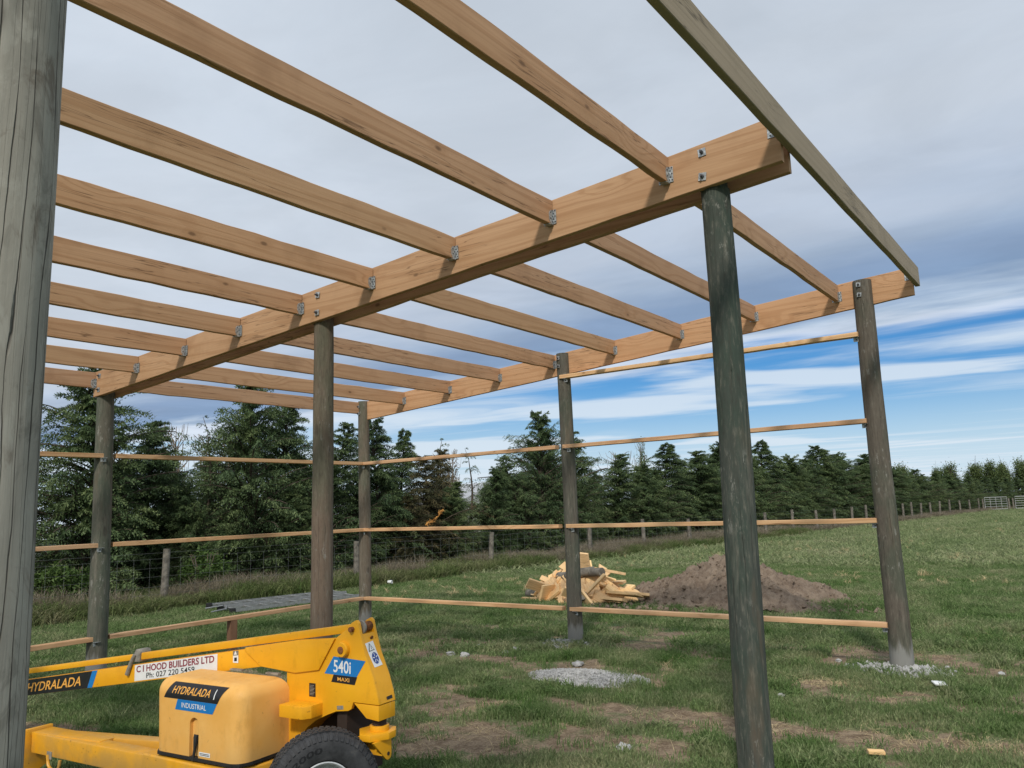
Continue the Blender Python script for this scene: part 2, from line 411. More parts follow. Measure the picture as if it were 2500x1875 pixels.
# ------------------------------------------------------------------ ground
def vnoise(x, y, seed=0):
    xi = np.floor(x).astype(np.int64); yi = np.floor(y).astype(np.int64); fx = x-xi; fy = y-yi
    def h(a, b):
        n = (a*374761393+b*668265263+seed*1442695041) & 0xffffffff
        n = ((n ^ (n >> 13))*1274126177) & 0xffffffff
        return ((n ^ (n >> 16)) & 0xffff)/65535.0
    sx = fx*fx*(3-2*fx); sy = fy*fy*(3-2*fy)
    return (h(xi, yi)*(1-sx)+h(xi+1, yi)*sx)*(1-sy)+(h(xi, yi+1)*(1-sx)+h(xi+1, yi+1)*sx)*sy
def fbm(x, y, seed=0, o=4):
    a = 0; s = 0; k = .5
    for i in range(o):
        a = a+k*vnoise(x*2**i, y*2**i, seed+i*17); s += k; k *= .55
    return a/s
PATCH = [  # x, y, rx, ry, strength: bare or straw-strewn spots in the worked ground
    (3.5, -1.25, .55, .22, 1.1), (4.25, -1.2, .35, .16, .8), (3.9, -2.85, .45, .22, 1.0), (4.65, -2.9, .42, .17, 1.15), (5.5, -2.7, .42, .16, .8),
    (6.35, -2.7, .75, .33, 1.2), (5.1, -4.25, .5, .22, 1.0), (5.7, -1.65, .4, .13, .7), (2.15, -1.4, .45, .22, 1.0), (4.25, -2.15, .35, .2, .9),
    (2.3, .8, .8, .14, .9), (6.5, -3.5, .5, .2, .7), (5.95, .63, .35, .14, .9), (6.55, .75, .5, .1, .7), (7.35, -1.35, .55, .2, .9),
    (7.25, -2.75, .5, .2, 1.15), (7.75, -2.55, .45, .22, 1.0), (8.1, .1, .7, .3, 1.0), (7.85, -2.1, .3, .1, .8), (8.3, -2.4, .5, .25, 1.0),
    (7.3, 2.3, 1.3, .12, .8), (6.6, -1.0, .3, .12, .9), (4.74, -1.7, .9, .5, .9), (8.9, -.7, .8, .5, .9), (1.5, -3.2, .5, .3, .9), (0.2, -1.9, .7, .3, .8),
    (4.3, .35, .25, .1, .5), (3.0, 2.9, 1.4, .25, .7), (3.2, -3.6, .4, .2, .8), (2.0, -5.5, .9, .4, .9), (3.0, -6.3, .8, .4, .9)]
def bare(x, y):
    b = np.zeros_like(x)
    wx = (fbm(x*2.2, y*2.2, 5)-.5)*1.3; wy = (fbm(x*2.2, y*2.2, 9)-.5)*.7
    for (a, c, rx, ry, s) in PATCH:
        rx *= .86; ry *= .86
        b = np.maximum(b, s*np.exp(-((((x+wx-a)/rx)**2+((y+wy-c)/ry)**2)**.9)))
    work = 1/(1+np.exp((np.abs(x-4.5)-5.2)*1.2))/(1+np.exp((y-1.6)*2.2))
    n = fbm(x*.9, y*1.5, 21)
    b = np.maximum(b, work*np.clip((n-.56)*6, 0, .55))
    b = b+(fbm(x*4, y*4, 33)-.5)*1.1*(b > .06)+(fbm(x*9, y*9, 35)-.5)*.4*(b > .06)
    return np.clip(b, 0, 1)
def gz(x, y):
    return (fbm(x*.35, y*.35, 3)-.5)*.05*np.clip(np.hypot(x-5, y+3)/6, .25, 1)+(fbm(x*3.2, y*3.2, 4)-.5)*.022
def axis_lines(lo, hi, c, fine, span):
    out_ = [c]; q = c; st = fine
    while q < hi:
        if q > c+span: st *= 1.18
        q += st; out_.append(q)
    q = c; st = fine
    while q > lo:
        if q < c-span: st *= 1.18
        q -= st; out_.insert(0, q)
    return np.array(out_)
gx = axis_lines(-700, 700, 4.5, .075, 6.5); gy = axis_lines(-700, 900, -1.0, .075, 7.0)
X, Y = np.meshgrid(gx, gy); nx, ny = len(gx), len(gy)
Z = gz(X, Y)*np.exp(-(np.hypot(X, Y)/150)**2); Z -= bare(X, Y)*.012
V = np.stack([X.ravel(), Y.ravel(), Z.ravel()], 1)
ii = (np.arange(ny-1)[:, None]*nx+np.arange(nx-1)[None, :]).ravel()
F = np.stack([ii, ii+1, ii+nx+1, ii+nx], 1)
gme = npmesh(V, F, 'paddock_ground', True)
at = gme.attributes.new('bare', 'FLOAT', 'POINT'); at.data.foreach_set('value', bare(X, Y).ravel().astype(np.float32))
def groundmat():
    mt, t, b = newmat('paddock')
    pos = t.node('ShaderNodeNewGeometry').outputs['Position']
    ba = t.node('ShaderNodeAttribute', attribute_name='bare').outputs['Fac']
    n1 = t.noise(pos, 1.1, 5, .6); n2 = t.noise(pos, 9.0, 6, .7); n3 = t.noise(pos, 60.0, 4, .7); n0 = t.noise(pos, .18, 4, .55)
    g = t.mix(t.remap(n1, .35, .65), (.10, .15, .06), (.17, .215, .10))
    g = t.mix(t.remap(n0, .42, .66, 0, .5), g, (.26, .26, .14))
    g = t.mix(t.remap(n2, .5, .72, 0, .6), g, (.19, .17, .09))
    g = t.mix(t.remap(n3, .3, .55, .6, 0), g, (.028, .04, .014))
    s = t.mix(t.remap(n2, .35, .65), (.16, .112, .075), (.32, .245, .17))
    s = t.mix(t.remap(n3, .45, .75, 0, .6), s, (.46, .37, .24))
    s = t.mix(t.remap(n3, .42, .28, 0, .8), s, (.07, .05, .035))
    c = t.mix(t.remap(t.math('ADD', ba, t.math('MULTIPLY', t.math('SUBTRACT', n3, .5), .5)), .25, .5), g, s)
    t.put(b.inputs['Base Color'], c); b.inputs['Roughness'].default_value = .95; b.inputs['Specular IOR Level'].default_value = .1
    bump(t, b, t.math('ADD', n2, n3), .8, .02)
    return mt
link('ground', gme, groundmat()); tag(bpy.data.objects['ground'], kind='structure')

# ------------------------------------------------------------------ grass (uncountable: instanced tufts)
def bladeclump(n, h0, h1, wd, spread, seed, lean=.5, segs=2):
    r = np.random.RandomState(seed); V = []; F = []
    for i in range(n):
        a = r.rand()*6.283; d = spread*math.sqrt(r.rand()); x, y = d*math.cos(a), d*math.sin(a)
        h = h0+(h1-h0)*r.rand(); th = r.rand()*6.283; wx, wy = math.cos(th)*wd/2, math.sin(th)*wd/2
        la = r.rand()*6.283; ln = lean*h*(.3+r.rand()); lx, ly = math.cos(la)*ln, math.sin(la)*ln
        o = len(V)
        for k in range(segs):
            q = k/segs; ww = 1-.35*q
            V += [(x-wx*ww+lx*q*q, y-wy*ww+ly*q*q, h*q), (x+wx*ww+lx*q*q, y+wy*ww+ly*q*q, h*q)]
        V.append((x+lx, y+ly, h*(1-.25*lean)))
        for k in range(segs-1): F.append((o+2*k, o+2*k+1, o+2*k+3, o+2*k+2))
        F.append((o+2*segs-2, o+2*segs-1, o+2*segs))
    return mesh(V, F, 'tuft')
def bladesmat(name, a, b_, c_, sc=.9):
    mt, t, b = newmat(name)
    pos = t.node('ShaderNodeNewGeometry').outputs['Position']
    rn = t.node('ShaderNodeObjectInfo').outputs['Random']
    n = t.noise(pos, sc, 5, .62); n2 = t.noise(pos, 45.0, 2, .6)
    f = t.math('ADD', t.math('MULTIPLY', n, .75), t.math('ADD', t.math('MULTIPLY', rn, .18), t.math('MULTIPLY', n2, .25)))
    c = t.ramp(f, [(.38, a), (.58, b_), (.80, c_)])
    c = t.mix(t.remap(n2, .35, .7), t.mix(1.0, c, (.7, .7, .7), 'MULTIPLY'), t.mix(1.0, c, (1.25, 1.25, 1.2), 'MULTIPLY'))
    d = t.node('ShaderNodeBsdfDiffuse'); tr = t.node('ShaderNodeBsdfTranslucent'); mx = t.node('ShaderNodeMixShader')
    t.put(d.inputs[0], c); t.put(tr.inputs[0], c); mx.inputs[0].default_value = .35
    t.l.new(d.outputs[0], mx.inputs[1]); t.l.new(tr.outputs[0], mx.inputs[2])
    t.l.new(mx.outputs[0], t.n['Material Output'].inputs[0])
    return mt
M_grass = bladesmat('grass_blades', (.082, .170, .040), (.195, .270, .115), (.39, .38, .23))
M_field = bladesmat('pasture_blades', (.165, .23, .098), (.27, .325, .16), (.43, .42, .27), .35)
M_dry = bladesmat('dry_blades', (.18, .155, .11), (.28, .24, .18), (.40, .35, .27), 1.5)
M_weed = bladesmat('rank_blades', (.08, .15, .04), (.18, .22, .09), (.30, .28, .17), 1.2)
def source(name, meshes, mat):
    c = bpy.data.collections.new(name)
    for i, me in enumerate(meshes):
        me.materials.append(mat); o = bpy.data.objects.new(name+'_tuft', me); c.objects.link(o)
    return c
def scatter(name, P, rotz, scl, coll, tilt=.12, label=None):
    """one object whose points each carry a tuft"""
    n = len(P); me = bpy.data.meshes.new(name); me.vertices.add(n); me.vertices.foreach_set('co', P.astype(np.float32).ravel())
    ro = me.attributes.new('rot', 'FLOAT_VECTOR', 'POINT')
    rv = np.stack([(nr.rand(n)-.5)*tilt*2, (nr.rand(n)-.5)*tilt*2, rotz], 1); ro.data.foreach_set('vector', rv.astype(np.float32).ravel())
    sc = me.attributes.new('scl', 'FLOAT_VECTOR', 'POINT'); sc.data.foreach_set('vector', scl.astype(np.float32).ravel())
    pk = me.attributes.new('pick', 'INT', 'POINT'); pk.data.foreach_set('value', nr.randint(0, 50, n).astype(np.int32))
    o = link(name, me); ng = bpy.data.node_groups.new(name+'_nodes', 'GeometryNodeTree')
    ng.interface.new_socket('Geometry', in_out='INPUT', socket_type='NodeSocketGeometry')
    ng.interface.new_socket('Geometry', in_out='OUTPUT', socket_type='NodeSocketGeometry')
    N = ng.nodes; gi = N.new('NodeGroupInput'); go = N.new('NodeGroupOutput')
    ci = N.new('GeometryNodeCollectionInfo'); ci.inputs[0].default_value = coll; ci.inputs['Separate Children'].default_value = True; ci.inputs['Reset Children'].default_value = True
    ip = N.new('GeometryNodeInstanceOnPoints'); ip.inputs['Pick Instance'].default_value = True
    def na(nm, ty):
        q = N.new('GeometryNodeInputNamedAttribute'); q.data_type = ty; q.inputs[0].default_value = nm; return q.outputs['Attribute']
    L = ng.links
    L.new(gi.outputs[0], ip.inputs['Points']); L.new(ci.outputs[0], ip.inputs['Instance'])
    L.new(na('pick', 'INT'), ip.inputs['Instance Index']); L.new(na('rot', 'FLOAT_VECTOR'), ip.inputs['Rotation']); L.new(na('scl', 'FLOAT_VECTOR'), ip.inputs['Scale'])
    L.new(ip.outputs[0], go.inputs[0])
    md = o.modifiers.new('tufts', 'NODES'); md.node_group = ng
    tag(o, label, 'grass' if label else None, kind='stuff')
    return o
C2 = np.array([CAM.x, CAM.y])
def fan(n, d0, d1, a0=-18, a1=82, pw=1.0):
    """random ground points between two distances from where the photographer stands"""
    d = (d0**(2*pw)+(d1**(2*pw)-d0**(2*pw))*nr.rand(n))**(.5/pw); a = np.radians(a0+(a1-a0)*nr.rand(n))
    return C2[0]-np.sin(a)*d, C2[1]+np.cos(a)*d
short = source('short_grass_source', [bladeclump(34, .025, .085, .0065, .10, s) for s in (1, 2, 3, 4)], M_grass)
def put(n, d0, d1, thr, k, kz, coll, name, label, pw=1.0, extra=None):
    x, y = fan(n, d0, d1, pw=pw); b = bare(x, y); keep = nr.rand(n) > np.clip(b*thr, 0, .97)
    lush = fbm(x*1.3, y*1.3, 55)
    keep &= nr.rand(n) < .35+1.3*lush
    if extra is not None: keep &= extra(x, y)
    x, y, lush = x[keep], y[keep], lush[keep]; m_ = len(x)
    s = k*(.7+.6*nr.rand(m_)); hz = kz*(.45+1.1*lush)*(.8+.4*nr.rand(m_))
    return scatter(name, np.stack([x, y, gz(x, y)-.004], 1), nr.rand(m_)*6.283, np.stack([s, s, hz], 1), coll, label=label)
put(34000, 1.5, 9.5, 2.6, 1.0, 1.0, short, 'grass', 'short patchy green grass on the trodden ground under the frame', .8)
put(26000, 9.5, 22, 2.2, 1.9, 1.0, short, 'grass', 'green grass of the paddock behind the frame', .8, lambda x, y: (x > -6.5+y*.0955))
pasture = source('pasture_source', [bladeclump(40, .05, .14, .012, .3, s, .7) for s in (11, 12, 13)], M_field)
put(20000, 21, 85, 0, 2.6, 1.0, pasture, 'grass', 'open pasture running off to the far gate', .6, lambda x, y: (x > -6.2+y*.0955))
tuft = source('tuft_source', [bladeclump(46, .05, .15, .0075, .075, s, .75, 3) for s in (61, 62, 63)], M_grass)
x, y = fan(16000, 1.5, 14, pw=.8); b_ = bare(x, y); k_ = (b_ < .22) & (fbm(x*2.1, y*2.1, 88) > .55) & (nr.rand(len(x)) < .55) & (x > -5); x, y = x[k_], y[k_]; n_ = len(x)
scatter('grass_tufts', np.stack([x, y, gz(x, y)-.006], 1), nr.rand(n_)*6.28, np.stack([.7+.7*nr.rand(n_)]*2+[.5+.6*nr.rand(n_)], 1), tuft, .2, 'lusher clumps of green grass between the bare spots')
pale = source('pale_tuft_source', [bladeclump(26, .06, .24, .006, .07, s, .9, 3) for s in (21, 22, 23)], M_straw)
x, y = fan(9000, 11, 60, -12, 60, .7); k_ = (fbm(x*.35, y*.35, 77) > .52) & (y > 1.8) & (x > -4.5+y*.0955) & (nr.rand(len(x)) < .35)
x, y = x[k_], y[k_]; n_ = len(x)
scatter('seed_heads', np.stack([x, y, gz(x, y)], 1), nr.rand(n_)*6.28, np.stack([.6+.8*nr.rand(n_)]*2+[.35+.5*nr.rand(n_)], 1), pale, .2, 'pale dry seed stalks dotted over the pasture')
# loose straw lying on the bare spots
lie = source('loose_straw_source', [bladeclump(16, .05, .13, .004, .12, s, 2.6, 3) for s in (31, 32)], M_straw)
x, y = fan(9000, 2, 12, -18, 75, .8); b_ = bare(x, y); k_ = (b_ > .3) & (nr.rand(len(x)) < .42); x, y = x[k_], y[k_]; n_ = len(x)
scatter('loose_straw', np.stack([x, y, gz(x, y)-.006], 1), nr.rand(n_)*6.28, np.stack([.35+.5*nr.rand(n_)]*2+[.14+.14*nr.rand(n_)], 1), lie, .1, 'dry straw litter lying on the bare soil')
for (ax_, ay_, nn, rr) in ((5.35, -.85, 60, .35), (7.9, 1.95, 70, .22), (8.2, -2.55, 70, .35), (-.1, 2.9, 30, .3), (6.9, -.95, 40, .2)):
    x = ax_+nr.randn(nn)*rr; y = ay_+nr.randn(nn)*rr*.45
    scatter('straw_wisp', np.stack([x, y, gz(x, y)-.01], 1), nr.rand(nn)*6.28, np.stack([.45+.5*nr.rand(nn)]*2+[.22+.3*nr.rand(nn)], 1), lie, .2, 'wisp of yellow straw dropped on the grass')
# rank growth along the fence
long_ = source('long_dry_source', [bladeclump(34, .25, .62, .010, .16, s, .55, 3) for s in (41, 42, 43)], M_dry)
rank = source('rank_source', [bladeclump(36, .12, .36, .012, .16, s, .7, 3) for s in (51, 52, 53)], M_weed)
def along(n, y0, y1, s0, s1, coll, name, label, k, kz, seed=0):
    y = y0+(y1-y0)*nr.rand(n); x = -5.73+(y-.28)*.0958+s0+(s1-s0)*nr.rand(n)
    kp = fbm(x*.8, y*.8, seed) > .36; x, y = x[kp], y[kp]; m_ = len(x)
    hz = kz*(.5+fbm(x*.5, y*.5, seed+3))*(.7+.5*nr.rand(m_)); s = k*(.7+.6*nr.rand(m_))
    scatter(name, np.stack([x, y, gz(x, y)-.01], 1), nr.rand(m_)*6.283, np.stack([s, s, hz], 1), coll, .18, label)
along(7500, -9, 30, -1.3, .8, rank, 'rank_grass', 'rank green grass at the foot of the fence', 1.2, 1.0, 61)
along(1900, -9, 30, -1.2, .25, long_, 'dry_grass', 'tall dead grass stalks caught in the wire fence', .9, .85, 63)
along(1200, 9, 27, -.9, .6, long_, 'dry_grass', 'pale dead grass clumps beside the fence behind the timber heap', 1.1, .75, 65)
along(3000, 28, 85, -1.2, .4, long_, 'dry_grass', 'brown dead grass along the far part of the fence', 1.5, .5, 67)

# ------------------------------------------------------------------ conifers
def foliage(name, ca, cb, cc):
    mt, t, b = newmat(name)
    ti = t.node('ShaderNodeAttribute', attribute_name='tint').outputs['Fac']
    pos = t.node('ShaderNodeNewGeometry').outputs['Position']
    rn = t.node('ShaderNodeObjectInfo').outputs['Random']
    n = t.noise(pos, 1.3, 4, .6)
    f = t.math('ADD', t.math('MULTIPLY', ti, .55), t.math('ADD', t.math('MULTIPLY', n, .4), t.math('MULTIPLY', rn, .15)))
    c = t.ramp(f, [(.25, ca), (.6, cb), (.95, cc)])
    d = t.node('ShaderNodeBsdfPrincipled'); tr = t.node('ShaderNodeBsdfTranslucent'); mx = t.node('ShaderNodeMixShader')
    t.put(d.inputs['Base Color'], c); d.inputs['Roughness'].default_value = .6; d.inputs['Specular IOR Level'].default_value = .25
    t.put(tr.inputs[0], c); mx.inputs[0].default_value = .18
    t.l.new(d.outputs[0], mx.inputs[1]); t.l.new(tr.outputs[0], mx.inputs[2]); t.l.new(mx.outputs[0], t.n['Material Output'].inputs[0])
    return mt
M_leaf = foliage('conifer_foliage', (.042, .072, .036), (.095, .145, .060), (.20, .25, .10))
M_leafbrown = foliage('browning_foliage', (.040, .050, .024), (.085, .085, .040), (.20, .15, .07))
M_pop = foliage('poplar_foliage', (.075, .115, .045), (.12, .165, .06), (.19, .235, .09))
M_blos = foliage('blossom', (.28, .32, .20), (.50, .54, .42), (.74, .76, .68))
M_bush = foliage('bush_foliage', (.03, .06, .015), (.06, .11, .025), (.12, .18, .05))

def conifer_meshes(seed, H=5.0, R=1.45, nb=300, nk=18, nl=8, open_=0.0, lean=(0, 0), up0=32, dens=1.0, leaf=.085, base=.02, nod=.35):
    r = np.random.RandomState(seed); V = []; T = []; tub = MB()
    nodx = lambda h: .16*max(0, (h/H-.92)/.08)**2*(1 if seed % 2 else -1)
    tx = lambda h: np.array([nodx(h)+lean[0]*(h/H)**2+.06*math.sin(h*1.7+seed), lean[1]*(h/H)**2+.06*math.cos(h*1.3+seed), h])
    tub.tube([tx(h)-np.array([0, 0, .15 if i == 0 else 0]) for i, h in enumerate(np.linspace(0, H*.99, 12))], [max(.006, (.085*(1-i/11)**.8)*H/5) for i in range(12)], 7)
    lob = r.rand(3)*6.28
    for bI in range(nb):
        f = (bI+r.rand())/nb; h = H*(base+(.985-base)*f**1.2); az = r.rand()*6.283
        prof = min(1.0, (1-h/H)*1.55)**.95*(.80+.20*min(1, h/H*6))
        lobe = 1+.28*math.sin(2*az+lob[0]+h*1.1)+.16*math.sin(3*az+lob[1]-h*1.9)
        L = R*prof*lobe*(.45+.55*r.rand()+(.75*r.rand() if r.rand() < .24 else 0))+.05+.10*r.rand()+(.22*r.rand()**2 if h > .55*H else 0)
        if open_ and r.rand() < open_: continue
        e0 = R_(up0*(.5+.9*r.rand())+14*(h/H)); npt = 7; P = [tx(h)]; ds = L/(npt-1)
        hd = np.array([math.cos(az), math.sin(az), 0]); dr = R_(28+42*r.rand())
        curl = (r.rand()-.5)*.5
        for k in range(1, npt):
            s = k/(npt-1); el = e0-dr*s**1.6
            a2 = az+curl*s; d = np.array([math.cos(a2)*math.cos(el), math.sin(a2)*math.cos(el), math.sin(el)])
            P.append(P[-1]+d*ds)
        P = np.array(P)
        if L > .3: tub.tube(P[:-1], [.013*(1-k/npt)*(L+.3)+.0025 for k in range(npt-1)], 4, caps=False)
        tb = r.rand()
        m_ = max(4, int(nk*dens*min(1.3, .35+L/1.2)))
        for k in range(m_):
            s = .12+.88*(k+r.rand())/m_; q = s*(npt-1); i = min(npt-2, int(q)); fr = q-i
            p0 = P[i]*(1-fr)+P[i+1]*fr; tg = P[i+1]-P[i]; tg /= np.linalg.norm(tg)
            side = np.cross(tg, [0, 0, 1.0]); side /= (np.linalg.norm(side)+1e-6)
            sg = 1 if k % 2 else -1
            d = tg*(.75+.3*r.rand())+side*sg*(.75*(1-.55*s))+np.array([0, 0, -.15-.25*r.rand()+.35*(r.rand()-.5)]); d /= np.linalg.norm(d)
            ln = (.16+.24*(1-s)**.5)*(.7+.6*r.rand())*(.6+.4*min(1, L))*min(1, .32+2.6*(1-h/H))
            nrm = np.cross(d, np.cross([0, 0, 1.0], d)+r.randn(3)*.35); nrm /= (np.linalg.norm(nrm)+1e-6)
            tt = (np.arange(nl)+.5)/nl
            B = p0+np.outer(tt*ln, d)+np.outer(tt**2, [0, 0, -nod*ln])
            sgn = np.where(np.arange(nl) % 2, 1, -1)[:, None]
            ld = d[None]*.8+nrm[None]*sgn*.75+r.randn(nl, 3)*.18; ld /= np.linalg.norm(ld, axis=1)[:, None]
            ll = leaf*(1-.45*tt)[:, None]*(.8+.5*r.rand(nl, 1)); ww = np.cross(ld, r.randn(nl, 3)*.5+np.array([0, 0, 1.0])); ww /= np.linalg.norm(ww, axis=1)[:, None]
            wd = leaf*.20
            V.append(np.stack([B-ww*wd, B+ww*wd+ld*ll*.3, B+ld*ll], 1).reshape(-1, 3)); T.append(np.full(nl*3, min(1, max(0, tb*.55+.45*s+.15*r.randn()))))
    V = np.concatenate(V); T = np.concatenate(T); F = np.arange(len(V)).reshape(-1, 3)
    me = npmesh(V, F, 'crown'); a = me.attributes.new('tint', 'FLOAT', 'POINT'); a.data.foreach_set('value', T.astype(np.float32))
    tm = mesh(tub.v, tub.f, 'trunk', True)
    return tm, me
def tree_proto(name, seed, mleaf=M_leaf, **kw):
    e_ = empty(name, (0, 0, 0)); tm, cm = conifer_meshes(seed, **kw)
    link('trunk', tm, M_bark, e_); link('crown', cm, mleaf, e_); return e_
protos = {
    'a': tree_proto('conifer_tree', 3, R=1.55, nb=320, nk=22, base=.0),
    'b': tree_proto('conifer_tree', 5, R=1.30, nb=310, nk=22, base=.0, up0=42, lean=(.25, -.2)),
    'c': tree_proto('conifer_tree', 8, R=1.75, nb=310, nk=22, base=.0, up0=46, nod=.5),
    'd': tree_proto('conifer_tree', 13, R=1.1, nb=300, nk=22, base=.0, up0=26),
    'f': tree_proto('conifer_tree', 17, R=1.45, nb=340, nk=22, base=.0, up0=50, lean=(-.4, .3), nod=.6, open_=.1),
    'e': tree_proto('conifer_tree', 21, R=1.5, nb=260, nk=18, base=.0, lean=(.5, .9), up0=42),
    's': tree_proto('conifer_tree', 34, R=.85, nb=95, nk=9, open_=.45, leaf=.075, nod=.7),
    'x': tree_proto('conifer_tree', 55, mleaf=M_leafbrown, R=1.4, nb=280, nk=18, base=.0, open_=.1)}
used_p = set()
def tree(kind, x, y, h, label, group=None, wide=1.0, rz=None):
    o = protos[kind] if kind not in used_p else copy_tree(protos[kind]); used_p.add(kind)
    s = h/5.0; o.location = (x, y, 0); o.scale = (s*wide, s*wide, s); o.rotation_euler = (0, 0, rnd.random()*6.28 if rz is None else rz)
    for k in ('label', 'group', 'category'):
        if k in o: del o[k]
    tag(o, label, 'tree', group); return o
G1 = 'conifers of the shelter belt behind the wire fence'
tree('a', -8.33, .06, 4.95, 'tall dark conifer with ragged layered top, leftmost behind the frame', G1, 1.15, .6)
tree('b', -8.9, 1.6, 3.95, 'shorter conifer with drooping tip right of the leftmost tall one', G1)
tree('s', -8.5, 3.0, 4.15, 'thin see-through conifer leader standing against the cloud at left', G1)
tree('b', -9.5, 2.6, 3.35, 'bushy conifer behind the thin see-through leader', G1)
tree('c', -7.98, 3.85, 4.95, 'big broad dark conifer left of the middle pole, tallest in its clump', G1, 1.1, 2.1)
tree('b', -8.55, 5.3, 4.75, 'dense conifer close behind the big broad one', G1)
tree('e', -7.7, 5.7, 4.0, 'conifer leaning right, its tip bent over beside the middle pole', G1, 1.1, -.4)
tree('d', -9.2, 7.3, 3.5, 'low conifer between the middle pole and the corner pole', G1)
tree('d', -7.79, 7.9, 4.35, 'slim conifer spire just right of the corner pole', G1, 1.15)
tree('d', -8.33, 9.6, 4.15, 'narrow pointed conifer second right of the corner pole', G1, .9)
tree('x', -7.35, 9.5, 3.3, 'browning conifer with an orange dead spray low on it', G1, 1.25)
tree('x', -8.2, 11.3, 3.6, 'brownish conifer with a feathery sparse top', G1, 1.0)
tree('s', -8.5, 11.5, 4.0, 'sparse brown conifer leader left of the roof gap', G1, 1.2)
tree('s', -7.6, 12.0, 3.65, 'sparse conifer leader standing in front of the white roof', G1, 1.1)
tree('b', -7.5, 10.9, 2.5, 'squat conifer under the sparse leaders', G1, 1.3)
tree('d', -9.9, 16.8, 3.2, 'small conifer beyond the gap, left of the big dense one', G1)
tree('e', -7.0, 14.2, 3.4, 'conifer with long side limb pointing left over the gap', G1, 1.1, 2.6)
tree('c', -7.25, 15.6, 5.0, 'big dense conifer left of the far middle pole with curled leader', G1, 1.0, .9)
tree('a', -7.48, 18.3, 4.5, 'dense conifer right behind the far middle pole', G1)
GR = 'conifers along the right part of the shelter belt'
rowr = [(-6.6, 19.9, 3.6, 'b'), (-6.0, 21.3, 3.15, 'f'), (-6.4, 22.9, 3.0, 'c'), (-6.42, 24.2, 4.2, 'd'), (-5.87, 25.9, 3.9, 'b'), (-5.7, 27.3, 3.3, 'a'), (-5.99, 28.7, 4.3, 'f'), (-5.35, 30.4, 4.5, 'b'),
        (-5.4, 32.3, 3.6, 'c'), (-5.49, 33.9, 4.7, 'd'), (-5.1, 35.4, 3.7, 'a'), (-5.0, 36.8, 3.9, 'f'), (-4.9, 38.2, 3.5, 'b'), (-4.9, 39.8, 3.8, 'c'), (-4.74, 41.7, 4.7, 'd'), (-4.3, 43.2, 4.5, 'b'), (-4.3, 44.8, 3.9, 'a'), (-4.3, 46.3, 4.3, 'f'),
        (-3.8, 47.8, 4.3, 'b'), (-3.8, 49.4, 3.7, 'c'), (-3.7, 51, 3.7, 'a'), (-3.7, 52.4, 4.0, 'd'), (-3.2, 54.2, 3.6, 'a'), (-3.0, 55.8, 3.5, 'f'), (-2.8, 57.4, 3.3, 'b'), (-2.4, 59, 3.4, 'c'), (-2.2, 60.8, 3.1, 'a'), (-1.9, 62.5, 3.2, 'f'), (-1.6, 64.3, 3.0, 'b'),
        (-1.2, 66.2, 3.0, 'c'), (-.9, 68.2, 2.8, 'a'), (-.5, 70.2, 3.0, 'f'), (.1, 72, 2.7, 'c'), (.6, 74, 2.9, 'a'), (1.3, 76.2, 2.8, 'b'), (1.9, 78.2, 2.7, 'c'), (2.6, 80, 2.8, 'a'), (3.5, 82, 2.6, 'f'), (4.5, 83.8, 2.8, 'c'), (5.6, 85.2, 2.7, 'a'), (6.8, 86.2, 2.7, 'b'), (8.0, 87.2, 2.6, 'c'), (9.3, 88, 2.7, 'a'), (10.6, 88.6, 2.6, 'f'), (12, 89.4, 2.6, 'c')]
for x, y, h, k in rowr:
    tree(k, x, y, h, 'dark green conifer in the close row that recedes behind the right-hand poles', GR, 1.25+.35*rnd.random())
tree('f', -7.35, 12.7, 2.9, 'low dark conifer filling the gap below the sparse leaders', G1, 1.2)
tree('c', -8.7, 14.9, 3.0, 'dark conifer set back in the gap beside the blossoming bush', G1, 1.0)
tree('a', -10.4, 19.0, 3.1, 'far small conifer seen through the gap above the roof line', G1, 1.0)
GB = 'second row of the shelter belt'
for x, y, h, k in [(-8.2, 21, 3.0, 'a'), (-8.0, 24.5, 3.3, 'b'), (-7.6, 28.5, 3.5, 'c'), (-7.3, 31.5, 3.6, 'f'), (-7.2, 35, 3.5, 'a'), (-6.8, 38.5, 3.4, 'b'), (-6.4, 42, 3.6, 'c'), (-6.1, 45.5, 3.7, 'a'), (-5.7, 49, 3.5, 'f'), (-5.3, 53, 3.4, 'c'), (-4.7, 57, 3.2, 'a'),
                    (-9.4, -1.6, 4.0, 'c'), (-8.6, -3.4, 3.9, 'a'), (-8.5, -5.6, 4.2, 'f'), (-9.8, 1.6, 3.0, 'c'), (-10.2, 4.2, 3.3, 'a'), (-9.8, 6.6, 3.3, 'f'), (-7.6, 6.9, 2.7, 'c'), (-7.4, 4.6, 2.3, 'a'), (-7.9, 2.3, 2.4, 'f'), (-8.9, 9.2, 2.8, 'c'), (-6.9, 8.4, 2.2, 'x'), (-8.8, 12.4, 2.2, 'a'), (-6.9, 10.2, 2.3, 'c'), (-6.6, 17, 2.9, 'f'), (-7.9, 17.0, 3.6, 'c')]:
    tree(k, x, y, h, 'conifer filling in behind the front row of the shelter belt', GB, 1.2)

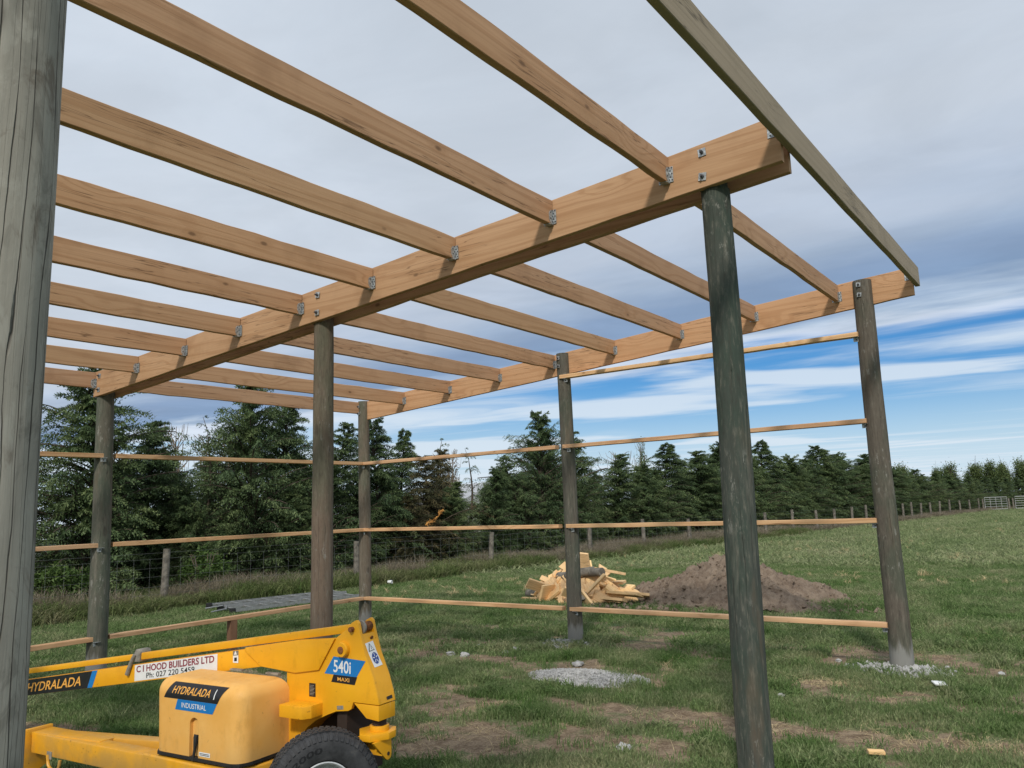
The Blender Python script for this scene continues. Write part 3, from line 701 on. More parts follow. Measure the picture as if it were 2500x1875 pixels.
# a small sparse orange dead spray on the browning tree, poplars, bushes
def leafball(seed, n, rx, ry, rz, leaf, mat, parent, name='crown', cz=0.0, gaps=.0, aniso=1.0):
    r = np.random.RandomState(seed); c = r.randn(14+int(n/900), 3); c /= np.linalg.norm(c, axis=1)[:, None]; c *= r.rand(len(c), 1)**.4*.78
    k = r.randint(0, len(c), n); P = c[k]+r.randn(n, 3)*.20
    P *= np.array([rx, ry, rz]); P[:, 2] += cz; ld = r.randn(n, 3); ld[:, 2] = ld[:, 2]*.6+aniso-1; ld /= np.linalg.norm(ld, axis=1)[:, None]
    ww = np.cross(ld, r.randn(n, 3)); ww /= np.linalg.norm(ww, axis=1)[:, None]
    V = np.stack([P-ww*leaf*.35, P+ww*leaf*.35, P+ld*leaf*1.3], 1).reshape(-1, 3)
    me = npmesh(V, np.arange(3*n).reshape(-1, 3), name); a = me.attributes.new('tint', 'FLOAT', 'POINT')
    a.data.foreach_set('value', np.repeat(np.clip(.5+.25*(c[k][:, 2])+r.randn(n)*.2, 0, 1), 3).astype(np.float32))
    return link(name, me, mat, parent)
def poplar_proto(seed, H=4.5):
    e_ = empty('poplar_tree', (0, 0, 0)); r = random.Random(seed); mb = MB()
    mb.tube([(0, 0, -.1), (.03, 0, H*.4), (-.02, .02, H*.9)], [.11, .085, .02], 7)
    for k in range(26):
        a = r.random()*6.28; h = H*(.28+.45*r.random()); L = H*(.22+.2*r.random()); sp = .16+.2*r.random()
        mb.tube([(0, 0, h), (math.cos(a)*sp, math.sin(a)*sp, h+L*.5), (math.cos(a)*sp*1.7, math.sin(a)*sp*1.7, h+L)], [.03, .018, .006], 4, caps=False)
    mb.build('trunk', M_bark, e_)
    leafball(seed, 5200, .78, .78, H*.34, .10, M_pop, e_, cz=H*.66, aniso=1.8)
    return e_
pp = [poplar_proto(2), poplar_proto(9)]; first = [True, True]
GP = 'pollarded poplars beyond the far gate'
for i, (x, y, h, wd) in enumerate([(-6.2, 87, 4.75, 1.1), (-3.2, 90, 4.45, .8), (-1.8, 89, 4.65, 1.15), (.3, 90, 4.7, 1.05), (1.9, 91, 4.75, 1.1), (3.3, 88, 4.55, .85), (4.6, 89, 4.7, 1.0), (6.0, 92, 4.9, 1.0), (7.3, 91, 5.0, 1.05), (8.8, 92, 5.1, 1.1), (10.6, 92, 5.15, 1.25), (13.2, 94, 5.1, 1.1), (15, 95, 5, 1.1)]):
    j = i % 2; o = pp[j] if first[j] else copy_tree(pp[j]); first[j] = False
    x = x-2.2; o.location = (x, y, 0); o.scale = (h/4.5*wd*1.35, h/4.5*wd*1.35, h/4.5); o.rotation_euler = (0, 0, rnd.random()*6.28)
    tag(o, 'yellow-green trimmed poplar with bare lower trunk in the far row at right', 'tree', GP)
# slim poplar on the skyline and bare poplars behind the left trees
def slim(name, x, y, h, w_, mat, n, label, seed, group=None):
    e_ = empty(name, (x, y, 0)); r = random.Random(seed); mb = MB(); mb.tube([(0, 0, -.1), (0, 0, h*.98)], [.02*h, .008], 6)
    for k in range(int(30+h*6)):
        a = r.random()*6.28; z0 = h*(.12+.8*r.random()); L = h*(.16+.12*r.random()); sp = w_*(.5+.6*r.random())
        mb.tube([(0, 0, z0), (math.cos(a)*sp, math.sin(a)*sp, z0+L*.45), (math.cos(a)*sp*1.15, math.sin(a)*sp*1.15, min(h, z0+L))], [.02, .014, .006], 3, caps=False)
    mb.build('trunk', M_twig, e_)
    if n: leafball(seed, n, w_*1.15, w_*1.15, h*.50, .11, mat, e_, cz=h*.5, aniso=1.8)
    tag(e_, label, 'tree', group); return e_
slim('poplar_tree', -25.2, 59.1, 7.3, .62, M_pop, 3000, 'single slim poplar spire on the skyline left of the near dark pole', 4)
slim('bare_tree', -16.2, 37.7, 5.0, 1.1, M_pop, 250, 'rounded leafless tree crown showing over the conifers near the slim poplar', 6)
for i, (x, y, h) in enumerate([(-20.5, 9.5, 5.4), (-22.0, 13.0, 5.6), (-21, 11.2, 5.1), (-23.0, 15.2, 5.5), (-20.8, 7.2, 5.0), (-26, 33, 5.6), (-24.5, 30, 5.2)]):
    slim('bare_tree', x, y, h, .5, M_twig, 700, 'grey leafless poplar glimpsed between the left conifers', 30+i, 'leafless poplars behind the shelter belt')

def bush(x, y, h, w_, mat, n, label, seed, name='bush', leaf=.06):
    e_ = empty(name, (x, y, 0)); r = random.Random(seed); mb = MB()
    for k in range(14):
        a = r.random()*6.28; sp = w_*.7*r.random()
        mb.tube([(0, 0, -.05), (math.cos(a)*sp*.5, math.sin(a)*sp*.5, h*.5), (math.cos(a)*sp, math.sin(a)*sp, h*.9)], [.025, .016, .006], 4, caps=False)
    mb.build('stems', M_twig, e_); leafball(seed, n, w_, w_, h*.55, leaf, mat, e_, cz=h*.5); tag(e_, label, 'bush'); return e_
bush(-16.0, 25.0, 2.5, 1.4, M_blos, 7000, 'white blossoming bush in the gap between the conifers', 3, 'blossom_bush')
bush(-6.9, 1.9, 1.0, .55, M_bush, 3500, 'bright green low bush behind the nearest grey fence post', 5)
bush(-7.2, -.9, .9, .6, M_bush, 3000, 'bright green low bush left of the back left pole', 6)
bush(-8.3, 12.9, .9, .5, M_bush, 2500, 'small green bush by the fence in the gap', 7)
bush(-24, 38, 3.4, 3.6, M_leaf, 9000, 'dark rounded shrubbery beyond the roof', 8, leaf=.14)
bush(-19.5, 34, 2.9, 2.6, M_leaf, 8000, 'dark rounded shrubbery behind the blossoming bush', 9, leaf=.12)
bush(-27, 44, 3.6, 4.0, M_leaf, 9000, 'broad dark shrubbery closing the gap on the skyline', 12, leaf=.16)
# the orange dead spray
mbs = MB(); rr_ = random.Random(4)
for k in range(70):
    s = rr_.random(); b0 = Vector((0, .75*s, .18*s+.25*s*s)); d = Vector((rr_.gauss(.2, .5), rr_.gauss(.4, .4), rr_.gauss(.2, .4))).normalized()*.12; sd = d.cross(Vector((rr_.random(), 0, 1))).normalized()*.02
    mbs.add([b0-sd, b0+sd, b0+d], [(0, 1, 2)])
mbs.tube([(0, 0, 0), (0, .4, .1), (0, .78, .42)], .012, 4)
o = mbs.build('dead_branch', plain('orange_dead_foliage', (.50, .25, .07), .9, 0, .2, .3, 20, 0), loc=(-6.35, 8.4, 1.25)); tag(o, 'orange dead conifer branch low on the browning tree', 'branch')

# ------------------------------------------------------------------ house, rails and sheds glimpsed through the belt
hs = empty('farm_house', (-31.5, 41, 0), R_(-20))
M_wallw = plain('pale_cladding', (.50, .50, .48), .8, 0, .3, .06, 3); M_roofg = plain('grey_roof_iron', (.42, .43, .45), .55, .1, .5, .06, 3); M_glass = plain('window_glass', (.05, .07, .09), .15, 0, .8, .1, 2, 0)
q = MB(); q.box(-4, 4, -3, 3, -.1, 2.1); q.build('wall', M_wallw, hs)
q = MB(); q.prism([(-3.4, 2.05), (3.4, 2.05), (0, 3.6)], -4.3, 4.3, 'x'); q.build('roof', M_roofg, hs)
q = MB(); q.box(-1.1, -.3, -.9, -.3, 3.0, 4.0); q.build('chimney', M_wallw, hs)
for xx in (-2.6, -.4, 1.8):
    q = MB(); q.box(xx, xx+1.1, -3.04, -2.99, .9, 1.8); q.build('window', M_glass, hs)
tag(hs, 'pale farm house with light grey roof seen through the gap in the conifers', 'house')
gh = empty('shed', (-23, 5.6, 0), R_(-58)); q = MB(); q.box(-2.4, 2.4, -1.5, 1.5, -.1, 1.15); q.build('wall', M_wallw, gh)
q = MB(); q.prism([(-1.7, 1.12), (1.7, 1.12), (0, 1.6)], -2.6, 2.6, 'x'); q.build('roof', M_roofg, gh)
for xx in (-1.6, -.2, 1.2):
    q = MB(); q.box(xx, xx+.8, -1.54, -1.49, .45, .95); q.build('window', M_glass, gh)
tag(gh, 'low white shed glimpsed through the left conifers', 'shed')
M_gatep = plain('grey_painted_rail', (.42, .43, .42), .8, 0, .3, .1, 6)
rf = empty('rail_fence', (-13.6, 22.4, 0), R_(28))
for k in range(5):
    q = MB(); q.box(-.05, .05, -.05, .05, -.1, 1.45); q.build('fence_post', M_gatep, rf, loc=(k*.9-1.0, 0, 0))
for z_ in (.55, .95, 1.33):
    q = MB(); q.box(-1.3, 2.9, -.09, -.055, z_, z_+.11); q.build('rail', M_gatep, rf)
tag(rf, 'white post and rail fence beneath the blossoming bush', 'fence')

# ------------------------------------------------------------------ wire fence and far gate
fence = tag(empty('wire_fence', (-5.7, .28, 0)), 'post and wire stock fence running along the front of the conifers', 'fence')
fx = lambda y: -5.73+(y-.28)*.0958
posts = [(-6.3, -8.6), (-6.1, -4.3), (-5.70, .23), (-5.27, 4.79), (-4.83, 9.35), (-4.39, 13.99), (-4.1, 17.2), (-3.78, 20.33), (-3.45, 23.8), (-3.14, 27.0), (-2.9, 30.1), (-2.62, 33.0), (-2.42, 35.5), (-2.2, 38.2), (-2.0, 40.6), (-1.8, 43),
         (-1.55, 45.3), (-1.35, 47.5), (-1.2, 49.6), (-1.0, 51.6), (-.8, 54), (-.6, 56.5), (-.3, 59), (.0, 62), (.3, 65), (.6, 68)]
def post_mesh(r, h, seed):
    rr = random.Random(seed); mb = MB(); mb.tube([(rr.gauss(0, .006), rr.gauss(0, .006), -.2), (0, 0, h*.5), (rr.gauss(0, .015), rr.gauss(0, .015), h)], [r*1.08, r, r*.93], 10); return mesh(mb.v, mb.f, 'fence_post', True)
pm = [post_mesh(.07, 1.0+.05*(s % 3), s) for s in range(4)]
for me in pm: me.set_sharp_from_angle(angle=R_(40))
for i, (x, y) in enumerate(posts):
    o = link('fence_post', pm[i % 4], M_post, fence, loc=(x+5.7, y-.28, 0)); o.rotation_euler = (rnd.gauss(0, .02), rnd.gauss(0, .02), rnd.random()*6)
for hz in (.12, .27, .42, .58, .75, .93, 1.03):
    q = MB(); q.tube([(x+5.7+.085, y-.28, hz+rnd.gauss(0, .008)) for x, y in posts], .0024, 3, caps=False); q.build('wire', M_wire, fence)
q = MB(); yy = -8.5
while yy < 27:
    i = max(k for k in range(len(posts)) if posts[k][1] <= yy); a = posts[i]; b2 = posts[i+1]; f = (yy-a[1])/(b2[1]-a[1])
    xx = a[0]+(b2[0]-a[0])*f; q.tube([(xx+5.7+.085, yy-.28, .1), (xx+5.7+.085, yy-.28, .94)], .0016, 3, caps=False); yy += .3
tag(q.build('netting_stay', M_wire, fence), kind='stuff')
M_gate = plain('weathered_gate_steel', (.46, .47, .46), .6, .4)
def gate(x, y, rz, label, n):
    g = empty('farm_gate', (x, y, 0), rz); q = MB()
    q.tube([(0, 0, .12), (0, 0, 1.1), (n, 0, 1.1), (n, 0, .12), (0, 0, .12)], .03, 6); q.build('gate_frame', M_gate, g)
    for z_ in (.35, .55, .75, .93):
        q = MB(); q.tube([(0, 0, z_), (n, 0, z_)], .015, 5); q.build('rail', M_gate, g)
    for k in range(1, 4):
        q = MB(); q.tube([(n*k/4, 0, .12), (n*k/4, 0, 1.1)], .018, 5); q.build('stay', M_gate, g)
    for xx in (-.16, n+.16):
        link('gate_post', pm[0], M_post, g, loc=(xx, 0, 0))
    return tag(g, label, 'gate', 'farm gates at the far end of the paddock')
gate(.9, 69.5, R_(38), 'netting gate where the fence ends at the far right', 1.9)
gate(2.9, 71.8, R_(12), 'wide pipe gate across the far end of the paddock', 4.4)
gate(8.2, 73.2, R_(6), 'second wide pipe gate at the right edge of the view', 4.0)

# ------------------------------------------------------------------ the pole shed frame
shed = tag(empty('pole_shed_frame', (0, 0, 0)), 'open timber pole shed frame without roof sheets, round poles carrying girders and purlins', 'shed frame')
SL = .0705; S_ = .884
PB = lambda x: 3.149+SL*x            # underside of purlins
GBt = lambda x: 3.047+SL*x           # underside of girders
GT = lambda x: 3.330+SL*x
def pole_mesh(h, rb, rtop, seed, dome=.0, nseg=None):
    r = random.Random(seed); seg = 28; n = nseg or max(12, int(h/.12)); V = []; ph = [r.random()*6.28 for _ in range(6)]
    for i in range(n+1):
        z = -.25+(h+.25)*i/n; f = i/n; rad = rb+(rtop-rb)*f; cx = .008*math.sin(z*1.1+ph[0]); cy = .008*math.sin(z*.9+ph[1])
        for k in range(seg):
            a = 2*math.pi*k/seg; q = rad*(1+.018*math.sin(3*a+ph[2]+z)+.012*math.sin(5*a+ph[3]+z*2.3)+.010*math.sin(7*z+ph[4]+a)+r.gauss(0, .0025))
            V.append((cx+q*math.cos(a), cy+q*math.sin(a), z))
    F = [(i*seg+k, i*seg+(k+1) % seg, (i+1)*seg+(k+1) % seg, (i+1)*seg+k) for i in range(n) for k in range(seg)]
    F.append(tuple(range(n*seg, n*seg+seg)))
    me = mesh(V, F, 'pole', True); me.set_sharp_from_angle(angle=R_(50)); return me
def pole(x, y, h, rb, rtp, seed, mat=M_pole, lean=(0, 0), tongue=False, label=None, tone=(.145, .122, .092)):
    me = pole_mesh(h, rb, rtp, seed)
    if tongue:   # notched top: a slab of the pole runs up between the two girder boards
        bm = bmesh.new(); bm.from_mesh(me); bx = bmesh.ops.create_cube(bm, size=1.0)['verts']
        bmesh.ops.scale(bm, vec=(rtp*1.5, .128, .26), verts=bx); bmesh.ops.translate(bm, vec=(0, 0, h+.125), verts=bx); bm.to_mesh(me); bm.free()
    o = link('pole', me, mat, shed, loc=(x, y, 0)); o.rotation_euler = (lean[1], lean[0], 0)
    if label: o['label'] = label
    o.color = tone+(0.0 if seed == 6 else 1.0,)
    return o
U1, U2 = 3.64, 7.29
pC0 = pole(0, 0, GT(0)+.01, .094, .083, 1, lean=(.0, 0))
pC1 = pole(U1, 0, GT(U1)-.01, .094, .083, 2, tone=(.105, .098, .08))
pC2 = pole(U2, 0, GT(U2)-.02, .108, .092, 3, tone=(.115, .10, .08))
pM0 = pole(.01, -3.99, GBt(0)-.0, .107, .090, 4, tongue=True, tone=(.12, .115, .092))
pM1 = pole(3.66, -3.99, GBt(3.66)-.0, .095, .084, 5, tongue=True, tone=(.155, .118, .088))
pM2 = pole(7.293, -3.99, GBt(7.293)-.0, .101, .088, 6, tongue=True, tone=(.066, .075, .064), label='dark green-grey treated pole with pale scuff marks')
pN2 = pole(7.264, -8.035, GBt(7.29), .112, .106, 7, mat=M_polenear, lean=(.0150, -.0105), tongue=True, label='nearest pole, pale grey with long drying cracks')
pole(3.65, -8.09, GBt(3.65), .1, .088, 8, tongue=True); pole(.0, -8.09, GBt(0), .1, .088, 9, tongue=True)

def board_mesh(L, h, t, seed, slope=0.0, ch=.0035, wav=.0015, seg=None):
    """board along +X from the origin, height h (z), thickness t (y)"""
    r = random.Random(seed); n = seg or max(4, int(L/.22)); V = []; bow = r.gauss(0, .004)
    for i in range(n+1):
        x = L*i/n; f = i/n; by = bow*math.sin(math.pi*f); wz = r.gauss(0, wav); wz2 = r.gauss(0, wav); z0 = slope*x
        for (y, z) in ((ch, 0), (t-ch, 0), (t, ch), (t, h-ch), (t-ch, h), (ch, h), (0, h-ch), (0, ch)):
            V.append((x, y+by, z0+z+(wz if z < h/2 else wz2)))
    F = [(i*8+k, (i+1)*8+k, (i+1)*8+(k+1) % 8, i*8+(k+1) % 8) for i in range(n) for k in range(8)]
    F += [tuple(range(8)), tuple(range(n*8, n*8+8))[::-1]]
    me = mesh(V, F, 'board'); bm = bmesh.new(); bm.from_mesh(me); bmesh.ops.recalc_face_normals(bm, faces=bm.faces); bm.to_mesh(me); bm.free(); return me
def board(name, x0, x1, y0, t, z0, h, seed, mat=M_fir, slope=0.0, label=None, **kw):
    o = link(name, board_mesh(x1-x0, h, t, seed, slope, **kw), mat, shed, loc=(x0, y0, z0))
    if label: o['label'] = label
    return o
gM1 = board('girder', -.06, 7.755, -4.100, .045, GBt(-.06), .285, 1, slope=SL)
gM2 = board('girder', -.04, 7.742, -3.920, .045, GBt(-.04)-.004, .285, 2, slope=SL)
gF = board('girder', -.06, 7.755, 0.002, .045, GBt(-.06), .285, 3, slope=SL)
gN1 = board('girder', -.06, 7.755, -8.08, .045, GBt(-.06), .285, 4, slope=SL)
gN2 = board('girder', -.06, 7.755, -8.26, .045, GBt(-.06), .285, 5, slope=SL)

def washer(par, x, y, z, s=.05, side=-1):
    mb = MB(); mb.box(-s/2, s/2, 0, .004*side, -s/2, s/2, 0)
    V = []; n = 6; hh = .012
    for k in range(n): a = k*math.pi/3; V.append((math.cos(a)*.0125, side*.0045, math.sin(a)*.0125))
    for k in range(n): a = k*math.pi/3; V.append((math.cos(a)*.0125, side*(.0045+hh), math.sin(a)*.0125))
    mb.add(V, [tuple(range(n)), tuple(range(n, 2*n))]+[(k, (k+1) % n, n+(k+1) % n, n+k) for k in range(n)], 1)
    mb.tube([(0, side*.014, 0), (0, side*.032, 0)], .007, 8, 1)
    o = mb.build('bolt_washer', [M_galv, M_nail], par); o.location = Vector((x, y, z))-par.location; o.rotation_euler = (0, R_(rnd.gauss(2, 6)), 0); return o
for xx in (7.275, 3.72, .06):
    for dz_ in (.075, .225): washer(gM1, xx+(.0 if dz_ > .1 else -.008), -4.1015, GBt(xx)+dz_-(.006 if dz_ < .1 else 0))
for pl, xx, rr in ((pC2, U2, .093), (pC1, U1, .084), (pC0, 0, .084)):
    for dz_ in (.055, .16): washer(pl, xx-.022, -rr-.004, GT(xx)-dz_-.02, .042)

def hanger_mesh(side):
    """joist hanger: purlin ends at y=0 against a face; side=-1 when the purlin lies on the -y side"""
    s = side; mb = MB(); r = random.Random(3)
    for sx, xa in ((1, .0015), (-1, -.0465)):          # cheeks on the purlin faces
        mb.box(min(xa, xa+sx*.0015), max(xa, xa+sx*.0015), min(0, s*.034), max(0, s*.034), -.003, .098)
        mb.prism([(s*.034, .0), (s*.052, .03), (s*.052, .075), (s*.034, .098)], min(xa, xa+sx*.0015), max(xa, xa+sx*.0015), 'x')
        mb.box(min(xa, xa+sx*.026), max(xa, xa+sx*.026), min(s*.0005, s*.0025), max(s*.0005, s*.0025), .004, .106)   # face flange
        for k in range(5):
            z = .018+.02*k; off = .008 if k % 2 else .019
            mb.box(xa+sx*off-.004, xa+sx*off+.004, min(s*.0025, s*.006), max(s*.0025, s*.006), z-.004, z+.004, 1)
            mb.box(min(xa, xa+sx*.005), max(xa, xa+sx*.005), s*(.012+.022*(k % 2))-.004, s*(.012+.022*(k % 2))+.004, z-.004, z+.004, 1)
    mb.box(-.048, .003, min(0, s*.05), max(0, s*.05), -.0045, -.0015)
    me = mesh(mb.v, mb.f, 'joist_hanger', False, mb.m); bm = bmesh.new(); bm.from_mesh(me); bmesh.ops.recalc_face_normals(bm, faces=bm.faces); bm.to_mesh(me); bm.free()
    me.materials.append(M_galv); me.materials.append(M_nail); return me
H_end = hanger_mesh(-1); H_start = hanger_mesh(1)
for bay, (ya, yb) in enumerate(((-8.033, -4.1025), (-3.8735, -.0005))):
    for i in range(1, 10):
        xr = -.0228+(9-i)*S_; z = PB(xr)
        # long board turned so its length runs along world +Y
        me = board_mesh(yb-ya, .1765, .045, 40+bay*20+i, wav=.002)
        o = link('purlin', me, M_fir, shed, loc=(xr, ya, z), rot=(0, 0, R_(90)))
        for me_h, yl in ((H_start, ya), (H_end, yb)):
            h_ = link('joist_hanger', me_h, None, o); h_.rotation_euler = (0, 0, -R_(90)); h_.location = (yl-ya, 0, 0)
fasc = link('edge_beam', board_mesh(8.35, .188, .045, 77), M_treated, shed, loc=(7.806, -8.28, 3.688), rot=(0, 0, R_(90))); fasc['label'] = 'greenish treated edge beam across the girder ends'
for y_ in (-4.1025, -.0005):       # angle plates tying it to the girders
    mb = MB(); mb.box(-.075, -.001, -.0022, 0, 0, .078)
    mb.box(-.0022, 0, -.05, 0, 0, .078)
    for a_, b__ in ((-.06, .062), (-.03, .05), (-.055, .035), (-.058, .014), (-.03, .022)): mb.box(a_-.004, a_+.004, -.006, -.002, b__-.004, b__+.004, 1)
    o = mb.build('angle_plate', [M_galv, M_nail], fasc); o.rotation_euler = (0, 0, -R_(90)); o.location = (y_+8.28, .0465, .06)

# girts: flat boards round the two closed walls
GZ = {1: .4075, 2: 1.400, 3: 2.3825, 4: 3.264}
def girt(x0, x1, y0, y1, z, seed, along):
    if along == 'x': me = board_mesh(x1-x0, .047, .09, seed, wav=.001); o = link('girt', me, M_girt, shed, loc=(x0, y0, z-.0235))
    else: me = board_mesh(y1-y0, .047, .09, seed, wav=.001); o = link('girt', me, M_girt, shed, loc=(x1, y0, z-.0235), rot=(0, 0, R_(90)))
    return o
s_ = 200
brk = MB(); brk.box(-.03, .03, -.042, 0, -.003, 0); brk.box(-.03, .03, -.003, 0, -.045, 0); brk.box(-.007, .007, -.007, -.003, -.03, -.018, 1)
brk_o = brk.build('girt_bracket', [M_galv, M_nail]); brk_me = brk_o.data; bpy.data.objects.remove(brk_o)
for k, z in GZ.items():
    if k < 4:
        girt(.085, U1-.115, -.10, -.01, z, s_, 'x'); girt(-.005, .085, -3.875, -.01, z, s_+1, 'y'); girt(-.005, .085, -7.95, -4.02, z-.002, s_+2, 'y')
        o = link('girt_bracket', brk_me, None, pC0, loc=(.05, -.068, z-.025))
        o = link('girt_bracket', brk_me, None, pM0, loc=(.09, -.05, z-.027), rot=(0, 0, R_(90)))
    girt(U1-.005, U2-.075, -.105, -.015, z, s_+3, 'x'); s_ += 5
    link('girt_bracket', brk_me, None, pC1, loc=(.062, -.068, z-.025)); link('girt_bracket', brk_me, None, pC2, loc=(-.1, -.05, z-.025))
o = MB(); o.box(-.045, .045, -.045, .045, -.05, .382); o = o.build('support_peg', M_pegw, shed, loc=(.035, -2.30, 0), bevel=.003)

# ------------------------------------------------------------------ ladder on the grass
lad = empty('ladder', (-3.2, .02, 0), math.atan2(2.6, .44)); LL = 2.55
def stile(y, z):
    mb = MB(); mb.box(0, LL, y, y+.004, z, z+.06); mb.box(0, LL, y, y+.026, z, z+.004); mb.box(0, LL, y, y+.026, z+.056, z+.06); mb.build('stile', M_alu, lad)
for y0, z0, x0 in ((0, .05, 0), (.47, .085, -.12)):
    stile(y0, z0); stile(y0+.46, z0)
    for k in range(9):
        mb = MB(); mb.tube([(.08+k*.3, y0+.002, z0+.036), (.12+k*.3, y0+.462, z0+.036)], .017, 6); mb.build('rung', M_alu, lad)
    for yy in (y0, y0+.45):
        mb = MB(); mb.box(-.07, .03, yy-.012, yy+.04, z0-.02, z0+.07); mb.build('foot', M_black, lad, bevel=.006)
mb = MB(); mb.tube([(-.35, .1, .09), (-.05, .2, .1), (.1, .5, .12)], .012, 6); mb.tube([(-.30, .45, .12), (0, .42, .14)], .012, 6); mb.build('stay', M_alu, lad)
tag(lad, 'grey aluminium extension ladder lying on the grass behind the left girts', 'ladder')

# ------------------------------------------------------------------ soil heap, gravel and concrete
def soilmat():
    mt, t, b = newmat('loose_soil'); pos = t.node('ShaderNodeNewGeometry').outputs['Position']
    n = t.noise(pos, 5, 6, .7); n2 = t.noise(pos, 34, 5, .75)
    c = t.mix(t.remap(n, .35, .65), (.18, .135, .10), (.28, .22, .165)); c = t.mix(t.remap(n2, .5, .75, 0, .6), c, (.36, .30, .25)); c = t.mix(t.remap(n2, .42, .25, 0, .8), c, (.06, .042, .03))
    t.put(b.inputs['Base Color'], c); b.inputs['Roughness'].default_value = .97; b.inputs['Specular IOR Level'].default_value = .1; bump(t, b, t.math('ADD', n2, n), .9, .03); return mt
M_soil = soilmat()
def mound(name, cx, cy, rx, ry, h, mat, seed, rough=.05, res=90, pw=1.3, skew=0.0, label=None, cat=None, rz=0.0, fr=6.0):
    g = np.linspace(-1.15, 1.15, res); A, B = np.meshgrid(g, g); rr = np.hypot(A*(1+.0*B), B)
    an = np.arctan2(B, A); rr = rr*(1+.16*np.sin(3*an+seed)+.09*np.sin(5*an+seed*2)+.25*(fbm(A*3+9, B*3+9, seed)-.5))
    hh = h*np.clip(1-rr, 0, 1)**pw
    xx = A*rx+skew*hh; yy = B*ry; zz = hh+(fbm(xx*fr+40, yy*fr+40, seed+1)-.5)*rough*np.clip((1.05-rr)*4, 0, 1)-.02*(rr > 1)-.012
    zz += (fbm(xx*fr*3, yy*fr*3, seed+5, 3)-.5)*rough*.6*np.clip((1.0-rr)*4, 0, 1)
    i_ = (np.arange(res-1)[:, None]*res+np.arange(res-1)[None, :]).ravel(); F = np.stack([i_, i_+1, i_+res+1, i_+res], 1)
    keep = (rr.ravel()[F] < 1.08).any(1)
    me = npmesh(np.stack([xx.ravel(), yy.ravel(), zz.ravel()], 1), F[keep], name, True)
    o = link(name, me, mat, None, loc=(cx, cy, 0), rot=(0, 0, rz)); return tag(o, label, cat) if label else o
mound('soil_heap', 4.0, 4.55, 1.88, 1.3, .80, M_soil, 2, .20, 230, 1.12, -.25, 'heap of loose brown soil beside the timber offcuts', 'soil heap', .15, 5)
SOILHEAP = bpy.data.objects['soil_heap']
def stones(name, pts, mat, parent=None, smin=.008, smax=.03, label=None):
    r = random.Random(len(pts)); base = [(1, 0, 0), (-1, 0, 0), (0, 1, 0), (0, -1, 0), (0, 0, 1), (0, 0, -1)]; fc = [(0, 2, 4), (2, 1, 4), (1, 3, 4), (3, 0, 4), (2, 0, 5), (1, 2, 5), (3, 1, 5), (0, 3, 5)]
    mb = MB()
    for (x, y, z) in pts:
        s = smin+(smax-smin)*r.random()**2.2; M = Matrix.Rotation(r.random()*6, 3, 'Z') @ Matrix.Rotation(r.random()*6, 3, 'X')
        mb.add([Vector((x, y, z))+M @ Vector((a*s*(.6+.7*r.random()), b*s*(.6+.7*r.random()), c*s*(.5+.5*r.random()))) for a, b, c in base], fc)
    o = mb.build(name, mat, parent); o['kind'] = 'stuff'
    return o
hv = [v_.co.copy() for v_ in SOILHEAP.data.vertices]; rq = random.Random(8); pts = [hv[rq.randrange(len(hv))] for _ in range(1500)]
pts = [(p_.x+rq.gauss(0, .03), p_.y+rq.gauss(0, .03), max(p_.z, .01)+.004) for p_ in pts]
so_ = stones('soil_clods', pts, M_soil, SOILHEAP, .008, .055); del so_['kind']; so_['kind'] = 'stuff'
def gravel(cx, cy, rx, ry, h, n, seed, label, smax=.022):
    e_ = empty('gravel_heap', (cx, cy, 0)); o = mound('heap_body', 0, 0, rx, ry, h, M_rock, seed, .02, 60, .8, fr=14); o.parent = e_
    r = random.Random(seed); pts = []
    for k in range(n):
        a = r.random()*6.28; d = math.sqrt(r.random())*1.12; ht = h*max(0, 1-d)**.8
        pts.append((math.cos(a)*d*rx, math.sin(a)*d*ry, ht+.002))
    stones('loose_stones', pts, M_rock, e_, .006, smax); tag(e_, label, 'gravel'); return e_
gravel(4.80, -1.68, .58, .34, .06, 4500, 3, 'flat heap of pale grey gravel in the middle of the grass', .014)
gravel(3.60, -.16, .42, .26, .035, 420, 5, 'crumbled concrete round the foot of the far middle pole', .035)
gravel(7.28, -.12, .44, .27, .045, 520, 7, 'crumbled concrete round the foot of the far right pole', .04)
def lump(x, y, s, label, seed, group='loose lumps of concrete in the grass'):
    me = bpy.data.meshes.new('lump'); bm = bmesh.new(); bmesh.ops.create_icosphere(bm, subdivisions=2, radius=s); r = random.Random(seed)
    for v_ in bm.verts: v_.co *= 1+r.gauss(0, .16); v_.co.z *= .5
    bm.to_mesh(me); bm.free(); tag(link('concrete_lump', me, M_rock, None, loc=(x, y, s*.25), rot=(0, 0, r.random()*6)), label, 'concrete lump', group)
lump(3.28, -.75, .055, 'pale concrete lump left of the far middle pole foot', 1); lump(3.25, -.92, .04, 'small pale concrete lump nearest the far middle pole', 2)
lump(2.75, -1.30, .055, 'left of two flat concrete lumps by the bare patch', 3); lump(2.95, -1.28, .06, 'right of two flat concrete lumps by the bare patch', 4)
lump(5.67, -.66, .045, 'lone concrete lump on straw between gravel and right poles', 5); lump(6.66, -1.63, .04, 'small pale lump just right of the dark near pole', 6)
lump(4.4, -1.2, .06, 'lump at the upper edge of the gravel heap', 7); lump(6.2, -3.55, .05, 'half buried pale lump left of the dark pole foot', 8); lump(6.72, -4.05, .07, 'pale lump at the bottom edge beside the dark pole', 9)
for i in range(16):
    a = (2.6+1.9*rnd.random(), -.9+.9*rnd.random()) if i < 9 else (6.6+1.8*rnd.random(), -.8+1.1*rnd.random())
    lump(a[0], a[1], .015+.02*rnd.random(), 'thumb-sized crumb of concrete in the grass near a pole foot', 40+i, 'concrete crumbs near the pole feet')
